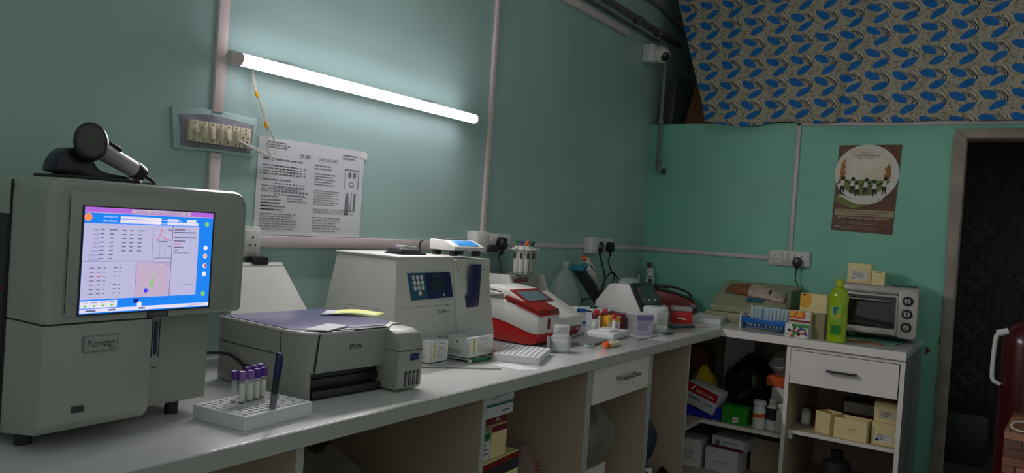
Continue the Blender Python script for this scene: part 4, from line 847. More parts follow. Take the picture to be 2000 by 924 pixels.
# pipettes on a carousel
cx, cy = -1.60, -.13
t = thing('pipette_carousel', 'round pipette stand on top of the white reader', 'stand', loc=(cx, cy, zt))
b = MB(); b.lathe([(.062, 0), (.062, .005), (.02, .012), (.012, .02), (.009, .10), (.009, .118)], M['grey'], 28); b.build('base_post', t)
b = MB(); b.lathe([(.072, .108), (.072, .110)], M['clear'], 28); b.build('top_plate', t)
def pipette(label, loc, rot, capm, band, group, bodym='white', s_=1., fat=False):
    t = thing('micropipette', label, 'pipette', loc=loc, group=group); t.rotation_euler = rot; t.scale = (s_, s_, s_)
    if fat: b = MB(); b.lathe([(.008, .0), (.0115, .006), (.0125, .09), (.013, .10), (.0125, .114), (.007, .118)], M[bodym], 16); b.box(-.011, .011, -.030, -.008, .098, .110, M[bodym], .005); b.build('body', t)
    else: b = MB(); b.lathe([(.0125, .055), (.0155, .06), (.0150, .085), (.0125, .105), (.0125, .118), (.008, .122)], M[bodym], 16); b.box(-.010, .010, -.030, -.008, .095, .112, M[bodym], .006); b.build('body', t)
    if not fat: b = MB(); b.lathe([(.0035, 0), (.0045, .02), (.008, .03), (.0095, .058)], M['wlab'], 14); b.build('shaft', t)
    b = MB(); b.lathe([(.004, .118), (.004, .128), (.009, .129), (.009, .137), (.006, .139)], M[capm], 14); b.build('plunger', t)
    b = MB(); b.box(-.005, .005, -.0165, -.0135, .064, .088, M['ink'], .001); b.build('volume_window', t)
    b = MB(); b.tube([(0, .016, .11), (0, .022, .09), (0, .019, .05), (0, .012, .03)], .003, M[band], 8); b.build('ejector', t)
    return t
ang = [(208, 'purple', 'wlab', 'white'), (238, 'orange', 'orange', 'body2'), (268, 'green', 'green', 'body'), (300, 'navy', 'dark', 'body'), (180, 'green', 'white', 'white'), (335, 'bluey', 'dark', 'grey')]
pl = ['purple topped white pipette at the left of the carousel', 'orange banded pipette at the front left of the carousel', 'green topped grey pipette at the front of the carousel', 'blue topped pipette right of the green topped one on the carousel', 'green topped white pipette at the far left of the carousel', 'grey pipette with a teal top at the far right of the carousel']
for (a, cm_, bd, bm_), lb in zip(ang, pl):
    pipette(lb, (cx+.044*math.cos(R(a)), cy+.044*math.sin(R(a)), zt+.006), (0, 0, R(a+90)), cm_, bd, 'pipettes on the carousel', fat=True, bodym=bm_)
# clear bag behind
b = MB()
rr = [(.10, .0), (.105, .05), (.10, .11), (.075, .17), (.04, .22), (.014, .245), (.02, .262), (.03, .28)]
b.lathe(rr, M['film'], 26, cap=False)
for v in b.bm.verts: v.co.x *= 1+.10*math.sin(v.co.z*40+v.co.y*25); v.co.y *= .75
b.bm.verts.index_update(); o = b.build('plastic_bag', loc=(-1.20, -.13, .801)); tag(o, 'tied clear plastic bag standing between the reader and the slanted pipette holder', 'bag')
b = MB(); random.seed(3)
for i in range(16): a = random.uniform(0, 6.28); q_ = random.uniform(0, .05); b.lathe([(.001, 0), (.004, .01), (.006, .028)], M[random.choice(['wlab', 'yel', 'ycard', 'purple'])], 8, X=Matrix.Translation((q_*math.cos(a), q_*math.sin(a)*.7, random.uniform(.005, .045))) @ Matrix.Rotation(random.uniform(-1.3, 1.3), 4, 'X') @ Matrix.Rotation(random.uniform(-1.3, 1.3), 4, 'Y'))
o = b.build('pipette_tips', loc=(-1.20, -.13, .802)); tag(o, 'loose yellow and white pipette tips inside the clear plastic bag', 'tips'); o['kind'] = 'stuff'

# slanted dark holder with two pipettes
F = Fr(-.90, -.10, .8, 0)
a0 = F.y(1122, 525, 0); a1 = F.y(1175, 605, 0)
t = thing('pipette_holder', 'dark slanted pipette holder leaning left with two pipettes', 'holder', F)
dx = Vector((a1[0]-a0[0], 0, a1[1]-a0[1]))
an = math.atan2(dx.x, -dx.z); k_ = (a1[1]-.012)/(-dx.z); bs_ = Vector((a1[0]+dx.x*k_, 0, .012)); HL = (Vector((a0[0], 0, a0[1]))-bs_).length
X = Matrix.Translation(bs_+Vector((.03, 0, .02))) @ Matrix.Rotation(-an, 4, 'Y')
b = MB(X); b.box(-.028, .0, -.035, .03, 0, HL-.01, M['dark'], .006); b.build('holder_back', t)
b = MB(X); b.box(-.031, .002, -.037, .032, HL-.020, HL, M['bluey'], .006); b.build('holder_head', t)
b = MB(); b.box(bs_.x-.02, bs_.x+.12, -.04, .05, 0, .008, M['dark'], .003); b.build('foot_plate', t)
import itertools
for i, (off, yy_, cm_, lb) in enumerate(((.022, -.020, 'bluey', 'white pipette with a teal head in the slanted holder'), (.062, .000, 'orange', 'white pipette with an orange head behind the teal one in the slanted holder'))):
    m_ = F.m @ X @ Matrix.Translation((off, yy_, HL-.235)) @ Matrix.Rotation(R(-90), 4, 'Z')
    pp = pipette(lb, m_.to_translation(), m_.to_euler(), cm_, 'tan' if i else 'grey', 'pipettes in the slanted holder', s_=1.5)

# white analyser with a dark touch screen
F = Fr(-1.12, -.49, .8, 0)
t = thing('touch_screen_analyser', 'white wedge shaped analyser with a rounded black touch screen front', 'analyser', F)
prof = [(.235, 0), (.232, .10), (.165, .188), (.155, .192), (.068, .196), (.06, .19), (.0, .08), (-.012, .03), (-.012, 0)]
b = MB(); b.prism(prof, 0, .245, 'x', M['white'], .004); b.build('housing', t)
b = MB(); b.lathe([(.05, 0), (.048, .01), (.035, .022), (.01, .026)], M['clear'], 24, X=Matrix.Translation((.10, .11, .196)) @ Matrix.Diagonal((1.6, .8, 1, 1))); b.build('dome_cover', t)
pr_ = [(.075, .194), (.062, .202), (.048, .196), (-.020, .075), (-.026, .045), (-.018, .004), (-.01, .004), (-.012, .05), (.0, .085)]
b = MB(); b.prism(pr_, .006, .252, 'x', M['black'], .006, 3); b.build('screen_bezel', t)
sl = math.atan2(.068, .121)
TD = Matrix.Translation((.006, -.020, .075)) @ Matrix.Rotation(-sl, 4, 'X')
b = MB(TD); b.prism(rrect(.020, .226, .035, .125, .003), -.0012, .0, 'y', mat('dark_touch_screen', (58, 62, 64), .12, noise=0)); 
for i in range(9):
    cx_, cz_ = .045+.065*(i % 3), .11-.028*(i//3); b.disc(cx_, cz_, .010, M[['orange', 'lcd', 'grey', 'redd', 'green', 'grey', 'orange', 'wlab', 'wlab'][i]], -.0018, 12, .007)
b.rect(.03, .10, .121, .1225, M['grey'], -.0018); b.build('touch_screen', t)
# single pipette and glass rod at the corner
pipette('white pipette with a maroon plunger standing at the room corner behind the touch screen analyser', (-.055, -.09, .80), (0, R(-3), R(-60)), 'maroon', 'dark', None, s_=1.9)
t = bpy.context.scene.objects
b = MB(); b.cyl((0, 0, 0), (.01, 0, .19), .007, M['clear'], 12); tag(b.build('glass_rod', loc=(-.20, -.07, .801)), 'thin clear glass rod left of the corner pipette', 'rod')
b = MB(); b.lathe([(.04, 0), (.04, .12), (.036, .12), (.036, .004)], M['clear'], 20, cap=False); b.lathe([(.038, 0), (.038, .003)], M['clear'], 20); o = b.build('beaker', loc=(-.06, -.09, .8005)); tag(o, 'clear beaker holding the corner pipette', 'beaker')

# ================================================================ SMALL THINGS, MIDDLE OF THE LONG WORKTOP
# clear jar
a = W.z(1098, 690, .80)
t = thing('plastic_jar', 'clear square plastic jar with a white screw lid beside the red analyser', 'jar', loc=(-2.055, -.600, .8), rz=R(20))
b = MB(); b.box(-.034, .034, -.034, .034, 0, .060, M['clear'], .010, 3); b.build('jar_body', t)
b = MB(); b.box(-.030, .030, -.030, .030, .003, .045, mat('jar_contents', (176, 178, 172), .6, noise=.2, scale=60, alpha=.75), .009); b.build('contents', t)
b = MB(); b.lathe([(.026, .058), (.029, .062), (.029, .092), (.026, .095)], M['clear'], 28); b.build('screw_lid', t)
# glossy sachet lying in front of jar
t = thing('foil_sachet', 'silver foil sachet leaning against the left side of the clear jar', 'sachet', loc=(-2.10, -.575, .801), rz=R(40))
b = MB(); b.prism([(-.018, 0), (.018, 0), (.02, .05), (.012, .056), (-.014, .054), (-.02, .03)], -.003, .003, 'y', mat('foil_grey', (150, 150, 152), .3, metal=.4, noise=.2, scale=50, bump=.5), .002); b.build('sachet', t)
# capped tubes lying down
def lying(label, loc, rz, h, r, capm, bodym, name='reagent_bottle', cat='bottle'):
    t = thing(name, label, cat, loc=loc); t.rotation_euler = (0, R(90), rz)
    b = MB(); b.lathe([(r*.6, 0), (r, .003), (r, h*.7), (r*.8, h*.76)], M[bodym], 16); b.build('body', t)
    b = MB(); b.lathe([(r*.95, h*.74), (r*1.05, h*.76), (r*1.05, h*.97), (r*.8, h)], M[capm], 16); b.build('cap', t); return t
a1, a2 = W.z(1163, 680, .808), W.z(1210, 671, .808); an = math.atan2(a1[1]-a2[1], a1[0]-a2[0])
lying('cream bottle with an orange cap lying nearest the worktop edge', (a2[0], a2[1], .809), an, .12, .009, 'orange', 'tan')
lying('second cream bottle with an orange cap lying behind the first', (a2[0]+.03, a2[1]+.022, .809), an, .115, .009, 'orange', 'tan')
b = MB(); b.prism(rrect(0, .03, 0, .03, .003), 0, .012, 'z', M['clear'], .001); b.box(.004, .026, .004, .026, .012, .0135, M['green']); tag(b.build('cuvette_block', loc=(*W.z(1154, 681, .8), .8)), 'tiny clear block left of the orange capped bottles', 'block')
# grey paper sheets under tubes
t = thing('notebook', 'grey covered notebook lying under the tubes behind the clear jar', 'notebook', loc=(-1.86, -.62, .8), rz=R(8))
b = MB(); b.box(0, .20, 0, .13, 0, .010, M['grey'], .001); b.build('cover', t)
b = MB(); b.box(.002, .20, .002, .128, .002, .008, M['paper']); b.build('pages', t)
t = thing('tissue_pack', 'white tissue pack lying behind the orange capped bottles', 'pack', loc=(-1.62, -.60, .8), rz=R(4))
b = MB(); b.box(0, .19, 0, .12, 0, .028, M['paper'], .008, 3); b.build('pack', t)
b = MB(); b.prism([(.03, .03), (.10, .02), (.16, .06), (.12, .10), (.05, .09)], .028, .034, 'z', M['wlab'], .002); b.build('tissue', t)
b = MB(); b.box(-1.52, -1.30, -.66, -.655, .8003, .803, M['steel']); tag(b.build('metal_rod'), 'thin metal rod lying along the worktop beside the tissue pack', 'rod')
# red capped tubes
for i, (pp, lb) in enumerate((((1146, 645), 'dark red capped tube at the far left of the red capped group'), ((1152, 640), 'tall red capped tube second in the red capped group'), ((1159, 636), 'red capped tube behind the tall one'), ((1166, 640), 'red capped tube with white label right of the tall one'), ((1171, 634), 'small maroon capped tube at the right of the red capped group'))):
    a = W.z(pp[0], pp[1]+8, .802); cm_ = ['maroon', 'red', 'redd', 'red', 'maroon'][i]
    vac_tube(lb, (-1.52+.04*i, -.46+.012*(i % 2), .801), M[cm_], .5, 'red capped tubes standing by the cartons', rz=i, h=.075+.010*(i % 2), r=.009)
vac_tube('clear tube with a bright red cap standing alone on the tissue pack', (-1.565, -.572, .834), M['red'], 0, None, h=.055, r=.0075)
def bottle(name, label, loc, r, h, bodym, capm, labm=None, cat='bottle', rz=0, group=None, neck=.5, mk=None):
    t = thing(name, label, cat, loc=loc, rz=rz, group=group)
    b = MB(); b.lathe([(r*.9, 0), (r, h*.02), (r, h*.70), (r*.9, h*.76), (r*neck, h*.82), (r*neck, h*.86)], M[bodym], 22); b.build('bottle_body', t)
    b = MB(); b.lathe([(r*neck*1.15, h*.84), (r*neck*1.2, h*.85), (r*neck*1.2, h*.99), (r*neck, h)], M[capm], 20); b.build('cap', t)
    if labm: b = MB(); b.lathe([(r*1.012, h*.12), (r*1.012, h*.62)], M[labm], 22, cap=False); b.build('paper_label', t)
    if mk: b = MB(); mk(b, r, h); b.build('label_print', t)
    return t
G = 'reagent cartons beside the touch screen analyser'
def lw(m1, m2, title=''):
    def f(b): pass
    return f
def markbox(W_, D_, H_, top, side, band=None, title=None, tm='ink'):
    def f(b):
        b.rect(.001, W_-.001, .002, H_-.002, M[top], -.0008)
        if band: b.rect(.001, W_-.001, H_*.70, H_*.92, M[band], -.0012)
        b.words(W_*.12, W_*.85, H_*.62, H_*.2, 5, M['inkg'], -.0012, .3)
        if title: b.text(title, W_*.12, H_*.75, W_*.7, H_*.12, M[tm], -.0016)
        T_ = b.T; b.T = T_ @ Matrix.Rotation(R(-90), 4, 'Z'); b.rect(-D_+.001, -.001, .002, H_-.002, M[side], -.0008); b.words(-D_*.85, -D_*.15, H_*.7, H_*.25, 4, M['inkg'], -.0012, .3); b.T = T_
    return f
carton('reagent_box', 'white and yellow carton with a pink label behind the red capped tubes', Fr(-1.46, -.50, .8, -12), .085, .05, .075, M['ycard'], marks=markbox(.085, .05, .075, 'wlab', 'ycard', 'ycard'), group=G)
carton('reagent_box', 'narrow maroon carton standing between the yellow and violet cartons', Fr(-1.385, -.525, .8, -12), .022, .06, .085, M['maroon'], group=G)
carton('reagent_box', 'silver carton with a violet band in front of the touch screen analyser', Fr(-1.375, -.585, .8, -28), .095, .10, .090, M['paper'], marks=markbox(.095, .10, .090, 'mauve', 'greyc', 'mauved'), group=G)
t = thing('tissue_roll', 'white wrapped paper roll with a printed label beside the violet banded carton', 'roll', loc=(-1.14, -.575, .8), rz=R(-30))
b = MB(); b.lathe([(.052, 0), (.056, .004), (.056, .104), (.050, .110), (.018, .108)], M['paper'], 30, cap=True); b.build('roll', t)
b = MB(); X = Matrix.Rotation(R(0), 4, 'Z')
b.flat([(-.035, .015), (.028, .015), (.028, .09), (-.035, .09)], M['wlab'], -.0565); b.words(-.03, .022, .085, .03, 6, M['inkg'], -.057, .35); b.rect(.024, .026, .02, .085, M['ink'], -.057); b.build('roll_label', t)
b = MB(); b.tube([(-1.245, -.66, .804), (-1.20, -.68, .806), (-1.17, -.675, .804), (-1.20, -.662, .804)], .003, M['cord'], 8); tag(b.build('binder_clip_wire'), 'small black looped wire lying in front of the paper roll', 'wire')
# clutter behind: blue clip box, open cartons
t = thing('blue_framed_box', 'small blue framed white box behind the second red analyser', 'box', Fr(-1.36, -.29, .8, -25))
b = MB(); b.box(0, .11, 0, .05, .0, .085, M['wlab'], .002); b.build('box', t)
b = MB()
for (x0, x1, z0, z1) in ((0, .075, .065, .080), (0, .012, .01, .08), (.063, .075, .01, .08), (0, .075, .01, .022)): b.box(x0, x1, -.004, .001, z0, z1, M['blue'], .001)
b.build('blue_frame', t)
carton('open_carton', 'open white carton with raised flaps behind the red capped tubes', Fr(-1.33, -.40, .8, -10), .16, .09, .068, M['paper'], open_=True, cat='box')
b = MB(); b.prism([(0, 0), (.17, .01), (.18, .10), (.02, .12)], 0, .003, 'z', M['paper'], .001); tag(b.build('paper_sheet', loc=(-1.35, -.40, .870), rot=(R(4), R(-3), R(-8))), 'folded white paper lying on the open carton', 'paper')
carton('open_carton', 'low cream carton in front of the slanted pipette holder', Fr(-1.30, -.29, .8, -5), .13, .06, .055, M['ybox'], cat='box')
b = MB(); b.tube([(-1.085, -.16, .86), (-1.06, -.15, .875), (-1.02, -.14, .89), (-.9, -.12, .885)], .004, M['cord'], 8); tag(b.build('loose_cable'), 'black cable running from the plastic bag to the slanted pipette holder', 'cord')
b = MB(); b.box(-.02, .02, -.012, .012, 0, .016, M['black'], .004); tag(b.build('small_black_clip', loc=(-1.27, -.33, .874)), 'small black clip on the papers left of the touch screen analyser', 'clip')
# yellow and red boxes in the corner
def mk_y(b): b.rect(.001, .069, .03, .078, M['ycard'], -.0006); b.flat([(.001, .03), (.04, .03), (.001, .015)], M['ycard'], -.0006); b.disc(.035, .055, .012, M['orange'], -.001, 12); b.disc(.028, .06, .006, M['green'], -.0013, 10)
carton('fruit_printed_box', 'white carton with a yellow fruit print left of the red tip box', Fr(-.775, -.425, .8, -40), .07, .045, .08, M['paper'], marks=mk_y)
F = Fr(-.745, -.50, .8, -62)
t = thing('tip_box', 'red pipette tip box with a clear lid in the worktop corner', 'box', F)
b = MB(); b.box(0, .105, 0, .09, 0, .058, M['red'], .004); b.build('tray', t)
b = MB(); b.prism([(.03, .022), (.075, .018), (.075, .024), (.03, .029)], -.0012, 0, 'y', M['wlab']); b.build('logo_mark', t)
b = MB(); b.box(.001, .104, .001, .089, .060, .082, M['clear'], .005); b.build('lid', t)
t = thing('sealed_pouch', 'dark green sealed pouch with a white mark before the red tip box', 'pouch', loc=(-.98, -.60, .801), rz=R(-25))
b = MB(); b.prism([(0, 0), (.16, .01), (.15, .07), (.02, .085)], 0, .012, 'z', mat('dark_pouch', (44, 70, 64), .3, noise=.4, scale=30), .005); b.build('pouch', t)
b = MB(); b.lathe([(.006, .0125), (.009, .0125)], M['wlab'], 16, c=(.085, .03, 0), cap=False); b.build('logo_mark', t)
b = MB(); b.prism([(0, 0), (.13, .03), (.12, .06), (.0, .03)], 0, .002, 'z', M['pink']); tag(b.build('pink_slip', loc=(-.84, -.645, .8006), rot=(0, 0, R(-35))), 'pale pink slip of paper lying at the corner edge of the worktop', 'paper')
# dark red case with cable at the corner
F = Fr(-.22, -.19, .8, -75)
t = thing('red_carry_case', 'long dark red sloping case lying along the end wall behind the red tip box', 'case', F)
b = MB(); b.prism([(-.02, 0), (-.02, .118), (.04, .112), (.12, .100), (.22, .068), (.235, .05), (.235, 0)], -.02, .10, 'y', M['redd'], .008); b.build('case_shell', t)
b = MB(); b.prism([(-.02, .120), (.04, .114), (.12, .102), (.22, .070), (.22, .076), (.12, .108), (.04, .12), (-.02, .126)], .0, .08, 'y', M['dark'], .002); b.build('top_trim', t)
b = MB(); b.box(.205, .240, -.026, -.016, .03, .055, M['grey'], .002); b.build('latch', t)
t = thing('cable_bundle', 'bundled black cable and connector lying on the dark red case', 'cable', F)
b = MB(); b.tube([(.0, .03, .134), (.05, .02, .140), (.09, .03, .138), (.13, .02, .132), (.17, .02, .120), (.195, .02, .105), (.200, .03, .09)], .006, M['cord'], 8); b.build('cable', t)
b = MB(); b.box(-.01, .075, .01, .05, .128, .146, M['black'], .007); b.build('connector', t)
b = MB(); b.prism([(.06, .124), (.20, .09), (.20, .10), (.12, .125), (.06, .14)], .03, .07, 'y', M['film'], .003); tag(b.build('plastic_wrap', loc=F.o, rot=(0, 0, F.yaw)), 'clear crumpled plastic wrap on the dark red case', 'wrap')
# second white tube rack in the corner
tube_rack('tube_rack', 'white tube rack with marker stripes in the worktop corner', Fr(-.60, -.545, .8, -80), .155, .30, .026, 8, 12, M['foam'])
b = MB()
# beige analyser on the short worktop
F = Fr(-.36, -.545, .8, -90)
t = thing('semi_auto_analyser', 'beige sloping analyser with teal keys in front of the end wall under a bread wrapper', 'analyser', F)
b = MB(); b.prism([(0, .05), (0, .075), (.02, .086), (.10, .135), (.26, .20), (.32, .205), (.32, .0), (.03, .0), (.03, .045)], 0.02, .42, 'x', M['cream'], .006); b.build('housing', t)
b = MB(); b.box(0.0, .44, -.012, .06, .0, .048, M['cream'], .004); b.build('base_housing', t)
b = MB(); b.box(.02, .42, -.002, .02, .076, .0785, M['tan']); b.build('trim_line', t)
sl2 = math.atan2(.065, .16)
TD = Matrix.Translation((.19, .10, .1365)) @ Matrix.Rotation(-(math.pi/2-sl2), 4, 'X')
for i in range(3):
    for j in range(2): b = MB(TD); b.prism(rrect(.03*i+.005, .03*i+.031, -.055+.022*j, -.036+.022*j, .002), -.003, .0, 'y', M['bluey'], .0008); b.build('key', t)
b = MB(); b.cyl((.235, -.022, .045), (.235, -.002, .045), .009, M['wlab'], 14); b.build('knob', t)
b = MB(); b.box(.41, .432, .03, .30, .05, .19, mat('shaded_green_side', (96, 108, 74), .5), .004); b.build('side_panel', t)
t = thing('bread_wrapper', 'crumpled clear and brown bread wrapper lying on the beige analyser', 'wrapper', F)
b = MB()
n = 18; G_ = []
random.seed(5)
for i in range(n+1):
    row = []
    for j in range(9):
        u_, v_ = i/n, j/8; xx = .06+.33*u_; yy_ = .12+.10*v_-.05*u_; zz = (.148+(yy_-.12)*.40) + .034*math.sin(math.pi*v_)**.7*(1.15-.55*abs(u_-.35))*(math.sin(math.pi*min(1, u_*1.02))**.4) + random.uniform(-.006, .006)*math.sin(math.pi*v_)
        row.append(b.v((xx, yy_, zz)))
    G_.append(row)
for i in range(n):
    for j in range(8): b.face((G_[i][j], G_[i+1][j], G_[i+1][j+1], G_[i][j+1]), M['bread'] if i < 7 else M['crumpled'])
o = b.build('wrapper', t); md = o.modifiers.new('solid', 'SOLIDIFY'); md.thickness = .004; md.offset = -1
b = MB(); b.box(.30, .306, .10, .19, .155, .182, M['ink'], .001); b.build('tie', t)

# blue rack with glass tubes
F = Fr(-.565, -.800, .8, -95)
t = thing('test_tube_stand', 'blue and white test tube stand full of glass tubes near the worktop corner', 'rack', F)
b = MB(); b.box(-.004, .232, 0, .075, .010, .014, M['blue'], .001)
b.box(-.004, .232, 0, .075, .036, .040, M['blue']); b.build('shelf', t)
b = MB(); b.box(-.004, .232, -.002, .0, .030, .058, M['blue'], .001); b.box(-.004, .232, .075, .077, .030, .058, M['blue'], .001); b.build('side_rail', t)
for xx, h_ in ((-.010, .075), (.232, .075)): b = MB(); b.box(xx, xx+.008, -.003, .078, 0, h_, M['wlab'], .002); b.build('end_frame', t)
b = MB(); b.cyl((.02, .07, .04), (.02, .07, .12), .003, M['wlab'], 8); b.build('post', t)
gt = []
for i in range(11):
    for j in range(3):
        if (i*3+j) % 7 == 5 or i < 1: continue
        gt.append((.028+i*.0185, .015+j*.022))
proto = None
for k, (gx, gy) in enumerate(gt):
    wp = F.m @ Vector((gx, gy, .0145))
    if proto is None:
        proto = thing('glass_test_tube', 'empty glass test tube standing in the blue test tube stand', 'test tube', loc=wp, group='glass tubes in the blue stand')
        b = MB(); b.lathe([(.002, 0), (.006, .003), (.0072, .008), (.0072, .095), (.0082, .097)], M['glass'], 12, cap=False); b.lathe([(.0062, .097), (.006, .01), (.001, .004)], M['glass'], 12, cap=False); b.build('glass', proto)
    else: copy_tree(proto, proto['label'], wp)

# small cartons right of the stand
def mk_o(b):
    b.rect(.001, .099, .002, .056, M['paper'], -.0006); b.rect(.001, .075, .022, .056, M['orange'], -.001); b.rect(.003, .060, .032, .054, M['ycard'], -.0013); b.flat([(.02, .034), (.026, .034), (.04, .052), (.034, .052)], M['red'], -.0016); b.rect(.001, .099, .006, .016, M['redd'], -.001); b.disc(.088, .04, .007, M['tan'], -.0013, 10)
carton('seed_print_box', 'small white carton printed all over with colourful patterns and a green lid edge', Fr(-.665, -1.035, .8, -96), .108, .06, .062, M['paper'], marks=lambda b: ([b.rect(.001, .107, .001, .061, M['wlab'], -.0006), b.rect(.03, .107, .048, .061, M['lime'], -.001)]+[b.disc(random.uniform(.008, .10), random.uniform(.006, .045), random.uniform(.003, .008), M[random.choice(['lime', 'purple', 'orange', 'ink', 'bluey', 'red', 'grey'])], -.0011-.0001*i, 7) for i in range(30)]) and None)
carton('orange_carton', 'orange and yellow carton stacked on the colourful patterned carton', Fr(-.64, -1.045, .8625, -96), .100, .05, .058, M['ybox'], marks=mk_o)
carton('cream_carton', 'upright cream carton with an orange corner behind the orange carton', Fr(-.50, -1.058, .8, -92), .125, .06, .200, M['ybox'], marks=lambda b: (b.flat([(.001, .198), (.055, .198), (.05, .14), (.02, .125), (.001, .14)], M['ycard'], -.0008), b.flat([(.008, .195), (.03, .198), (.02, .185)], M['redd'], -.001)) and None)
carton('cream_carton', 'plain olive cream carton right of the colourful patterned carton', Fr(-.62, -1.150, .8, -94), .052, .06, .115, mat('olive_card', (140, 132, 92), .7))
bottle('small_vial', 'small dark purple vial behind the detergent bottle', (-.50, -1.215, .8), .014, .09, 'maroon', 'purple')
# detergent bottle
F = Fr(-.655, -1.262, .8, -90)
t = thing('detergent_bottle', 'tall bright green-yellow detergent bottle standing in front of the toaster oven', 'bottle', F)
b = MB(); prof = [(.036, 0), (.040, .004), (.0405, .10), (.0385, .165), (.041, .20), (.040, .215), (.030, .240), (.018, .252), (.015, .258)]
b.lathe(prof, M['soap'], 28, X=Matrix.Diagonal((1.05, .72, 1, 1))); b.build('bottle_body', t)
b = MB(); b.lathe([(.017, .250), (.019, .252), (.019, .284), (.016, .288), (.013, .289)], M['soapc'], 22); b.build('cap', t)
b = MB(); b.prism(rrect(-.024, .022, .035, .165, .006), -.0305, -.027, 'y', mat('label_green_pale', (120, 170, 30), .4), .001); b.flat([(-.022, .038), (.020, .038), (.020, .078), (-.022, .082)], M['glabel'], -.031); b.flat([(-.018, .162), (.008, .162), (-.008, .125), (-.018, .14)], M['bluey'], -.031)
b.flat([(-.01, .10), (.012, .115), (.016, .135), (.004, .125)], M['ycard'], -.0312); b.text('Vim', -.012, .088, .018, .007, M['redd'], -.0314); b.build('printed_label', t)

# ================================================================ TOASTER OVEN
F = Fr(-.40, -1.205, .824, -86)
t = thing('toaster_oven', 'silver toaster oven with a dark glass door and three round knobs', 'oven', F)
OW, OD, OH = .355, .31, .238
b = MB(); b.box(0, OW, .02, OD, 0, OH, M['ovenf'], .012, 3); b.build('body', t)
b = MB(); b.prism(rrect(.272, OW, 0, OH-.012, .014), -.004, .025, 'y', M['ovenf'], .004); b.build('control_panel', t)
b = MB(); b.box(.008, .272, .0, .02, .006, .20, M['ovenf'], .003); b.build('door', t); dd = t.children[-1] if 0 else sc.objects[-1]
b = MB(); b.prism(rrect(.016, .262, .040, .190, .004), -.003, .0, 'y', M['darkglass'], .001); b.build('door_glass', t)
b = MB(); b.prism(rrect(.012, .266, .010, .038, .003), -.004, .0, 'y', M['ovenf'], .001); b.box(.01, .268, -.0045, -.003, .008, .010, M['seam']); b.build('door_rail', t)
b = MB(); b.tube([(.018, 0, .168), (.018, -.024, .170), (.235, -.024, .170), (.235, 0, .168)], .0055, M['steel'], 10, 1); b.build('handle', t)
for z_ in (.178, .117, .055):
    b = MB(); X = Matrix.Translation((.312, -.004, z_)) @ Matrix.Rotation(R(90), 4, 'X'); b.lathe([(.023, 0), (.023, .003), (.017, .004), (.016, .016), (.012, .018)], None, 24, X=X, ms=[M['ink'], M['ink'], M['black'], M['black']]); b.lathe([(.0125, .0175), (.0125, .0185)], M['ovenf'], 20, X=X); b.box(-.0025, .0025, -.011, .011, .018, .0225, M['black'], .001, X=X); b.build('knob', t)
for fx, fy in ((.03, .04), (.32, .04), (.03, .27), (.32, .27)): b = MB(); b.cyl((fx, fy, -.018), (fx, fy, .004), .011, M['black'], 12); b.build('foot', t)
b = MB(); b.box(-.002, .274, -.001, .012, .203, .226, M['ovenf'], .003); b.box(0, .27, -.002, 0, .209, .2105, M['seam']); b.build('top_trim', t)
zo = .824+OH
def mk_c(b): b.rect(.02, .09, .016, .06, M['wlab'], -.0006); b.words(.024, .086, .057, .02, 5, M['inkg'], -.001, .4); b.rect(.024, .03, .022, .028, M['ink'], -.001)
carton('cream_carton', 'larger cream carton with a white label on top of the toaster oven', Fr(-.27, -1.225, zo, -88), .108, .07, .098, M['ybox'], marks=mk_c)
carton('cream_carton', 'small cream carton beside the larger one on top of the toaster oven', Fr(-.33, -1.345, zo, -88), .058, .045, .068, M['ybox'], marks=lambda b: b.words(.012, .046, .064, .058, 1, M['inkg'], -.0008, .5) and None)
b = MB(); b.prism([(0, 0), (.10, .01), (.12, .05), (.04, .07)], 0, .006, 'z', mat('green_pouch', (60, 96, 76), .35, noise=.3, scale=30), .002); tag(b.build('green_pouch', loc=(-.28, -1.43, zo+.001), rot=(0, 0, R(-80))), 'flat green pouch lying on the right end of the toaster oven', 'pouch')
# boards under the oven
t = thing('green_board', 'green glass chopping board under the toaster oven', 'board', loc=(0, 0, 0))
b = MB(); b.prism([(-.47, -1.17), (-.52, -1.49), (-.08, -1.53), (-.06, -1.18)], .801, .806, 'z', mat('green_board', (70, 128, 104), .25), .001); b.build('board', t)
t = thing('wooden_mat', 'dark brown mat edge showing beneath the green board', 'mat', loc=(0, 0, 0))
b = MB(); b.prism([(-.555, -1.14), (-.575, -1.44), (-.47, -1.44), (-.46, -1.14)], .8003, .8045, 'z', mat('mat_brown', (150, 96, 70), .6, noise=.25, scale=30), .001); b.build('mat', t)

# ================================================================ UNDER THE WORKTOPS
def sack(name, label, loc, sx, sy, sz, m, cat='bag', seed=1, rz=0, tie=True, lump=.16):
    rnd = random.Random(seed); b = MB(); nu, nv = 26, 14; G_ = []
    ph = [rnd.uniform(0, 6.28) for _ in range(6)]
    for j in range(nv+1):
        v_ = j/nv; row = []
        r_ = math.sin(math.pi*min(v_*.93+.07, 1))**.55 if v_ < .75 else (1-(v_-.75)/.25*(.75 if tie else .5))*math.sin(math.pi*.7675)**.55
        if j == 0: r_ = .55
        for i in range(nu):
            a = 2*math.pi*i/nu; k = 1+lump*(.5*math.sin(3*a+ph[0]+4*v_)+.35*math.sin(5*a+ph[1]-6*v_)+.3*math.sin(8*a+ph[2]+9*v_)+.2*rnd.uniform(-1, 1))
            row.append(b.v((sx*r_*k*math.cos(a), sy*r_*k*math.sin(a), sz*(v_+.02*math.sin(4*a+ph[3])*(v_ > .05)))))
        G_.append(row)
    for j in range(nv):
        for i in range(nu): b.face((G_[j][i], G_[j][(i+1) % nu], G_[j+1][(i+1) % nu], G_[j+1][i]), m)
    b.face(G_[0][::-1], m); b.face(G_[-1], m)
    return tag(b.build(name, loc=loc, rot=(0, 0, rz)), label, cat)
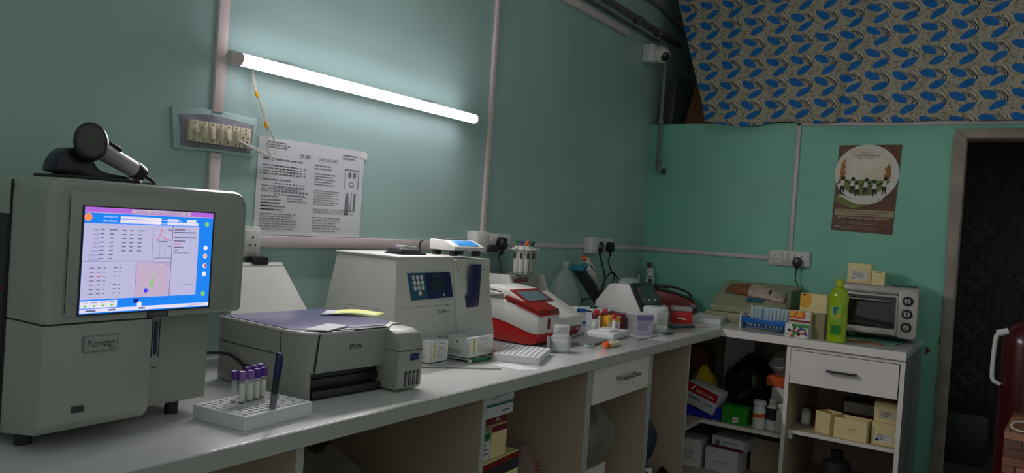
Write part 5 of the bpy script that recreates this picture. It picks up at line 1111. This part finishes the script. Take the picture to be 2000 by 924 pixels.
sack('sack', 'large dim grey-brown sack inside the open cabinet below the printer', (-3.03, -.42, .069), .25, .26, .56, M['sac'], seed=4)
b = MB(); b.tube([(-3.10, -.45, .665), (-3.05, -.46, .70), (-3.00, -.45, .70), (-2.98, -.44, .66)], .012, M['film'], 8); tag(b.build('bag_knot'), 'knotted clear plastic bag top on the dim sack', 'bag')
# carton stack at the left of the third cabinet
def cmarks(W_, D_, H_, top, **k): return markbox(W_, D_, H_, top, top, **k)
G = None
z0 = .069
carton('storage_carton', 'large pale carton at the bottom of the stack below the reagent cartons', Fr(-2.69, -.64, .069, 0), .33, .30, .30, M['paper'], marks=cmarks(.33, .30, .30, 'wlab'))
carton('storage_carton', 'white carton with a dark lid on top of the large pale carton', Fr(-2.685, -.66, .370, 3), .325, .26, .155, M['ybox'], marks=lambda b: (b.rect(.002, .323, .135, .153, M['redd'], -.001), b.rect(.002, .323, .10, .135, M['dark'], -.001), b.rect(.002, .323, .094, .10, M['yel'], -.0014), b.words(.13, .3, .08, .02, 3, M['inkg'], -.001)) and None)
carton('book_box', 'green topped white box standing left in the carton stack', Fr(-2.69, -.64, .527, 0), .165, .18, .085, M['paper'], marks=lambda b: (b.rect(.001, .164, .065, .084, M['green'], -.001), b.words(.10, .158, .065, .01, 4, M['inkg'], -.001, .4)) and None)
carton('book_box', 'cream and red topped box standing right in the carton stack', Fr(-2.52, -.64, .527, 0), .085, .18, .100, M['ybox'], marks=lambda b: (b.rect(.001, .084, .080, .099, M['maroon'], -.001)) and None)
carton('book_box', 'dark red flat box lying across the carton stack', Fr(-2.69, -.63, .628, 0), .27, .17, .026, M['maroon'], marks=lambda b: b.text('SRL', .20, .008, .03, .012, M['wlab'], -.001) and None)
carton('book_box', 'white box with a black stripe near the top of the carton stack', Fr(-2.692, -.645, .655, 0), .275, .17, .042, M['paper'], marks=lambda b: (b.rect(.001, .274, .034, .041, M['green'], -.001), b.rect(.21, .25, .014, .017, M['ink'], -.001)) and None)
carton('book_box', 'topmost white box reading JSA in the carton stack', Fr(-2.694, -.645, .698, 0), .28, .17, .044, M['paper'], marks=lambda b: (b.text('JSA', .16, .012, .045, .022, M['ink'], -.001), b.words(.215, .27, .036, .014, 2, M['inkg'], -.001)) and None)
# printed carrier bag
o = sack('carrier_bag', 'clear carrier bag printed NIDAN in red beside the carton stack', (-2.225, -.56, .069), .105, .11, .43, mat('pinkish_film', (150, 122, 118), .3, noise=.2, alpha=.38, bump=.8, nscale=16), seed=9, rz=.3)
par = o
b = MB(Matrix.Rotation(R(-22), 4, 'Z')); b.text('NIDAN', -.105, .300, .075, .026, M['red'], -.117, 0); b.lathe([(.013, 0), (.017, 0)], M['red'], 20, X=Matrix.Translation((-.010, -.117, .312)) @ Matrix.Rotation(R(90), 4, 'X'), cap=False); b.text('PATH', -.028, .275, .035, .014, M['red'], -.117)
for i in range(6): b.rect(-.065, -.035, .340+.012*i, .345+.012*i, M['redd'], -.117)
b.build('red_print', o)
sack('plastic_bag', 'pale crumpled plastic bag hanging in the cabinet below the drawer', (-1.75, -.57, .331), .10, .10, .26, mat('pale_film', (150, 146, 134), .35, noise=.1, alpha=.5, bump=.8, nscale=16), seed=11)
carton('storage_carton', 'carton supporting the pale plastic bag below the drawer', Fr(-1.86, -.62, .069, 0), .20, .26, .26, M['panel'], marks=cmarks(.20, .26, .26, 'wlab'))
o = sack('backpack', 'dark blue bag with a white emblem standing in the narrow cabinet', (-1.36, -.50, .069), .15, .17, .46, M['bluebag'], seed=13, lump=.30)
b = MB(); b.flat([(-.02, 0), (.03, .01), (.02, .055), (-.03, .05)], M['wlab'], -.0); b.flat([(-.005, .012), (.012, .03), (-.01, .045)], M['ink'], -.0006); b.build('emblem', o, loc=(-.055, -.20, .14), rot=(0, 0, R(-30)))
sack('black_bag', 'black bag in front of the dark blue bag in the narrow cabinet', (-1.26, -.70, .069), .11, .025, .16, M['blackbag'], seed=14)
# corner cabinet, shelf
FXS = lambda y0, x0=-.62, z=SZ, yaw=-90: Fr(x0, y0, z, yaw)
carton('cardboard_tray', 'blue plastic crate on the corner cabinet shelf', FXS(-.52, -.62), .23, .20, .060, M['dblue'], open_=True, cat='crate')
F = FXS(-.545, -.628, .400, -94)
t = thing('syringe_box', 'tilted white and red box reading DISPOVAN above the blue crate', 'box', loc=F.o); t.rotation_euler = (0, R(0), F.yaw)
t.rotation_euler = (R(0), R(-0), F.yaw)
TT = Matrix.Rotation(R(16), 4, 'Y')
b = MB(TT); b.box(0, .17, 0, .12, 0, .11, M['paper'], .001); b.build('carton', t)
b = MB(TT); b.rect(.001, .169, .062, .108, M['red'], -.001); b.text('DISPOVAN', .05, .072, .10, .018, M['wlab'], -.0015); b.flat([(.02, .072), (.035, .100), (.045, .100), (.03, .072)], M['wlab'], -.0015); b.rect(.02, .09, .035, .045, M['inkg'], -.0012); b.text('50x40', .105, .030, .05, .016, M['ink'], -.0012); b.rect(.001, .12, .002, .018, M['tan'], -.0012); b.build('printed_label', t)
sack('yellow_bag', 'yellow polythene bag behind the red and white syringe box', (-.44, -.585, .335), .075, .07, .23, M['yplast'], seed=21)
sack('bin_bag', 'large black bin bag on the corner cabinet shelf', (-.36, -.82, SZ), .13, .125, .32, M['blackbag'], seed=22)
carton('green_box', 'bright green box with a white label on the corner cabinet shelf', FXS(-.755, -.635), .125, .09, .082, M['lime'], marks=lambda b: (b.rect(.055, .083, .008, .036, M['wlab'], -.001), b.rect(.06, .078, .02, .023, M['red'], -.0014)) and None)
bottle('pill_bottle', 'white bottle with orange patches on the shelf, nearest the green box', (-.615, -.932, SZ), .030, .135, 'wlab', 'foam', None, neck=.85, mk=lambda b, r, h: b.lathe([(r*1.02, h*.42), (r*1.02, h*.55)], M['orange'], 22, cap=False))
bottle('pill_bottle', 'white bottle with a black printed label in the middle of the shelf bottles', (-.600, -.988, SZ), .026, .150, 'wlab', 'foam', None, neck=.55, mk=lambda b, r, h: b.lathe([(r*1.02, h*.34), (r*1.02, h*.72)], M['ink'], 22, cap=False))
bottle('pill_bottle', 'plain white bottle nearest the upright panel on the shelf', (-.615, -1.034, SZ), .022, .135, 'wlab', 'foam', None, neck=.6)
carton('storage_carton', 'white carton behind the three shelf bottles', Fr(-.50, -.955, SZ, -90), .095, .12, .19, M['paper'], marks=cmarks(.12, .12, .19, 'wlab'))
carton('orange_carton', 'orange tray carton above the shelf bottles', Fr(-.50, -.925, SZ+.192, -90), .125, .10, .05, M['orange'], open_=False)
o = sack('clear_bag', 'clear bag of coiled tubing on the orange tray carton', (-.43, -.98, SZ+.245), .05, .055, .12, M['film'], seed=31)
b = MB(); b.tube([(.03*math.cos(a*.6), .035*math.sin(a*.6), .02+.004*a) for a in range(22)], .004, M['wlab'], 6, 2); b.build('coiled_tubing', o)
carton('storage_carton', 'tall pale carton at the back of the corner cabinet under the worktop', Fr(-.22, -.62, SZ, -90), .16, .15, .40, M['paper'], marks=lambda b: (b.rect(.0, .16, .24, .242, M['inkg'], -.001), b.text('TO THE LABORATORY', .02, .20, .12, .014, M['inkg'], -.001), b.words(.02, .14, .19, .14, 3, M['inkg'], -.001)) and None)
carton('storage_carton', 'dim brown carton behind the yellow bag in the corner cabinet', Fr(-.30, -.30, SZ, -90), .25, .15, .30, M['wood'])
# lower level
zb_ = .069
carton('storage_carton', 'low wide pale carton on the cabinet floor below the green box', Fr(-.60, -.675, zb_, -92), .165, .16, .115, M['paper'], marks=lambda b: (b.text('dia-glucose', .05, .045, .08, .012, M['inkg'], -.001)) and None)
carton('storage_carton', 'white carton with red lettering stacked on the low wide pale carton', Fr(-.585, -.70, zb_+.117, -96), .17, .15, .060, M['paper'], marks=lambda b: (b.rect(.002, .168, .002, .016, M['maroon'], -.001), b.text('Micropoint', .06, .028, .07, .013, M['ink'], -.001), b.disc(.03, .03, .014, M['inkg'], -.001)) and None)
carton('storage_carton', 'pale carton at the far left of the corner cabinet floor', Fr(-.62, -.50, zb_, -88), .155, .15, .14, M['paper'], marks=cmarks(.155, .15, .14, 'wlab'))
carton('storage_carton', 'plain dim carton right of the low wide pale carton', Fr(-.45, -.86, zb_, -90), .18, .16, .17, M['panel'])
# end cabinet shelf
ZS2 = .362
Gc = None
carton('cream_carton', 'open cream carton with orange contents at the left of the end cabinet shelf', Fr(-.585, -1.185, ZS2, -120), .085, .085, .100, M['ybox'], open_=True)
b = MB(); random.seed(8)
for i in range(14): b.lathe([(.001, 0), (.008, .004), (.008, .012), (.001, .016)], M['amber'], 8, c=(random.uniform(.015, .065), random.uniform(.015, .065), random.uniform(.06, .082)))
o = b.build('orange_sachets', loc=Fr(-.585, -1.185, ZS2, -120).o, rot=(0, 0, R(-120))); tag(o, 'orange sachets inside the open cream carton', 'sachets'); o['kind'] = 'stuff'
carton('cream_carton', 'open cream carton lying at an angle in the middle of the end cabinet shelf', Fr(-.635, -1.275, ZS2, -96), .145, .09, .095, M['ybox'], open_=True, marks=lambda b: (b.rect(.055, .095, .050, .052, M['inkg'], -.001)) and None)
carton('cream_carton', 'lower cream carton with a white label at the right of the end cabinet shelf', Fr(-.62, -1.433, ZS2, -90), .10, .10, .098, M['ybox'], marks=lambda b: (b.rect(.015, .085, .015, .05, M['wlab'], -.001), b.words(.02, .08, .047, .02, 3, M['inkg'], -.0014), b.rect(.018, .03, .018, .03, M['navy'], -.0016)) and None)
carton('cream_carton', 'upper cream carton stacked at the right of the end cabinet shelf', Fr(-.61, -1.437, ZS2+.099, -90), .095, .10, .092, M['ybox'], marks=lambda b: (b.rect(.02, .085, .02, .055, M['tan'], -.001), b.words(.024, .08, .05, .024, 3, M['inkg'], -.0014)) and None)
bottle('glass_bottle', 'small glass bottle with a black cap at the left end of the shelf', (-.50, -1.125, ZS2), .022, .10, 'glass', 'black', 'wlab')
carton('book_box', 'dark red and white box behind the cream cartons', Fr(-.30, -1.25, ZS2, -90), .17, .10, .12, M['maroon'], marks=lambda b: (b.rect(.01, .16, .06, .11, M['wlab'], -.001)) and None)
bottle('reagent_bottle', 'dark brown glass bottle on the end cabinet floor', (-.55, -1.285, .069), .065, .215, 'blackm', 'black', None, neck=.36)

# ================================================================ RIGHT EDGE
a = Fr(-.3, 0, 0)
t = thing('gas_cylinder', 'dark red metal cylinder with a white bent pipe handle standing before the doorway', 'cylinder', loc=(-.40, -2.005, 0))
b = MB(); b.lathe([(.09, 0), (.105, .01), (.105, .87), (.098, .91), (.07, .95), (.035, .97), (.03, .985)], M['cyl'], 36); b.build('cylinder_body', t)
b = MB(); b.lathe([(.032, .982), (.032, 1.0), (.018, 1.01), (.018, 1.04)], M['dark'], 20); b.box(-.05, .03, -.012, .012, 1.02, 1.035, M['steel'], .003); b.build('valve', t)
b = MB(); b.tube([(-.045, .085, .915), (-.05, .115, .905), (-.05, .128, .88), (-.05, .132, .74), (-.05, .125, .70), (-.045, .098, .685)], .009, M['wlab'], 10); b.cyl((-.045, .083, .92), (-.05, .125, .905), .015, M['wlab'], 14); b.build('pipe_handle', t)
m, bs, x, y, z, tc = start('parquet_blocks', .5)
zr = N.op('FLOOR', z*34.); zz_ = (z*34.).fr(); yy_ = (y*7.+x*7.+zr*.37).fr()
bk = N.nt.nodes.new('ShaderNodeTexWhiteNoise'); bk.noise_dimensions = '2D'
cb = N.nt.nodes.new('ShaderNodeCombineXYZ'); N.nt.links.new(zr.o, cb.inputs[0]); N.nt.links.new(N.op('FLOOR', y*7.+x*7.+zr*.37).o, cb.inputs[1]); N.nt.links.new(cb.outputs[0], bk.inputs['Vector'])
gap = zz_.lt(.12).mx(yy_.lt(.05)); c = mixc(N(bk.outputs[0]), rgb(92, 52, 36), rgb(150, 100, 72)); c = mixc(gap, c, rgb(50, 24, 22)); N.nt.links.new(c, bs.inputs['Base Color'])
t = thing('slatted_stool', 'stool clad in brown wooden blocks at the lower right edge', 'stool', loc=(-1.30, -1.935, 0), rz=R(-4))
b = MB(); b.box(0, .36, -.38, 0, .0, .655, m, .004); b.build('stool_body', t)
b = MB(); b.tube([(.05+.06*math.cos(R(a_)), -.085+.07*math.sin(R(a_)), .662+.008*math.sin(R(a_*2))) for a_ in range(0, 361, 24)], .0035, M['wcord'], 6, 2); tag(b.build('cord_loop', loc=(-1.30, -1.935, 0), rot=(0, 0, R(-4))), 'white cord loop lying on the wooden block stool', 'cord')
b = MB(); b.box(.9, 1.3, -1.86, -1.50, 0, .30, M['dark'], .02); tag(b.build('dark_bucket_box'), 'dark low box standing inside the dim passage', 'box')

# odds and ends
b = MB(); b.box(0, .035, 0, .12, 0, .155, M['black'], .004); tag(b.build('power_block', loc=(-3.325, -.25, .8)), 'black power block standing between the large analyser and the printer', 'power block')
for i, (mm, lb) in enumerate((('wcord', 'white cable curled beside the black power block'), ('cord', 'black cable curled beside the black power block'))):
    b = MB(); b.tube([(-3.33+.01*i, -.262, .84), (-3.318, -.30-.01*i, .82), (-3.30, -.315, .806), (-3.31, -.29, .806), (-3.34, -.28, .806), (-3.40, -.2, .806)], .0035, M[mm], 8); tag(b.build('cable'), lb, 'cable')
sack('plastic_scrap', 'small crumpled clear and green plastic scrap between the two reagent cartons', (-2.535, -.435, .8), .022, .02, .075, mat('green_film', (130, 160, 146), .2, noise=.4, scale=60, alpha=.5, bump=.8, nscale=60), seed=41, cat='plastic', lump=.4)
a = W.x(1812, 685, -.002); b = MB(); b.poly([(-.002, a[0]+.008, a[1]+.022), (-.002, a[0]-.014, a[1]), (-.002, a[0]+.010, a[1]-.022)], M['maroon']); struct(b.build('trim_chip'))
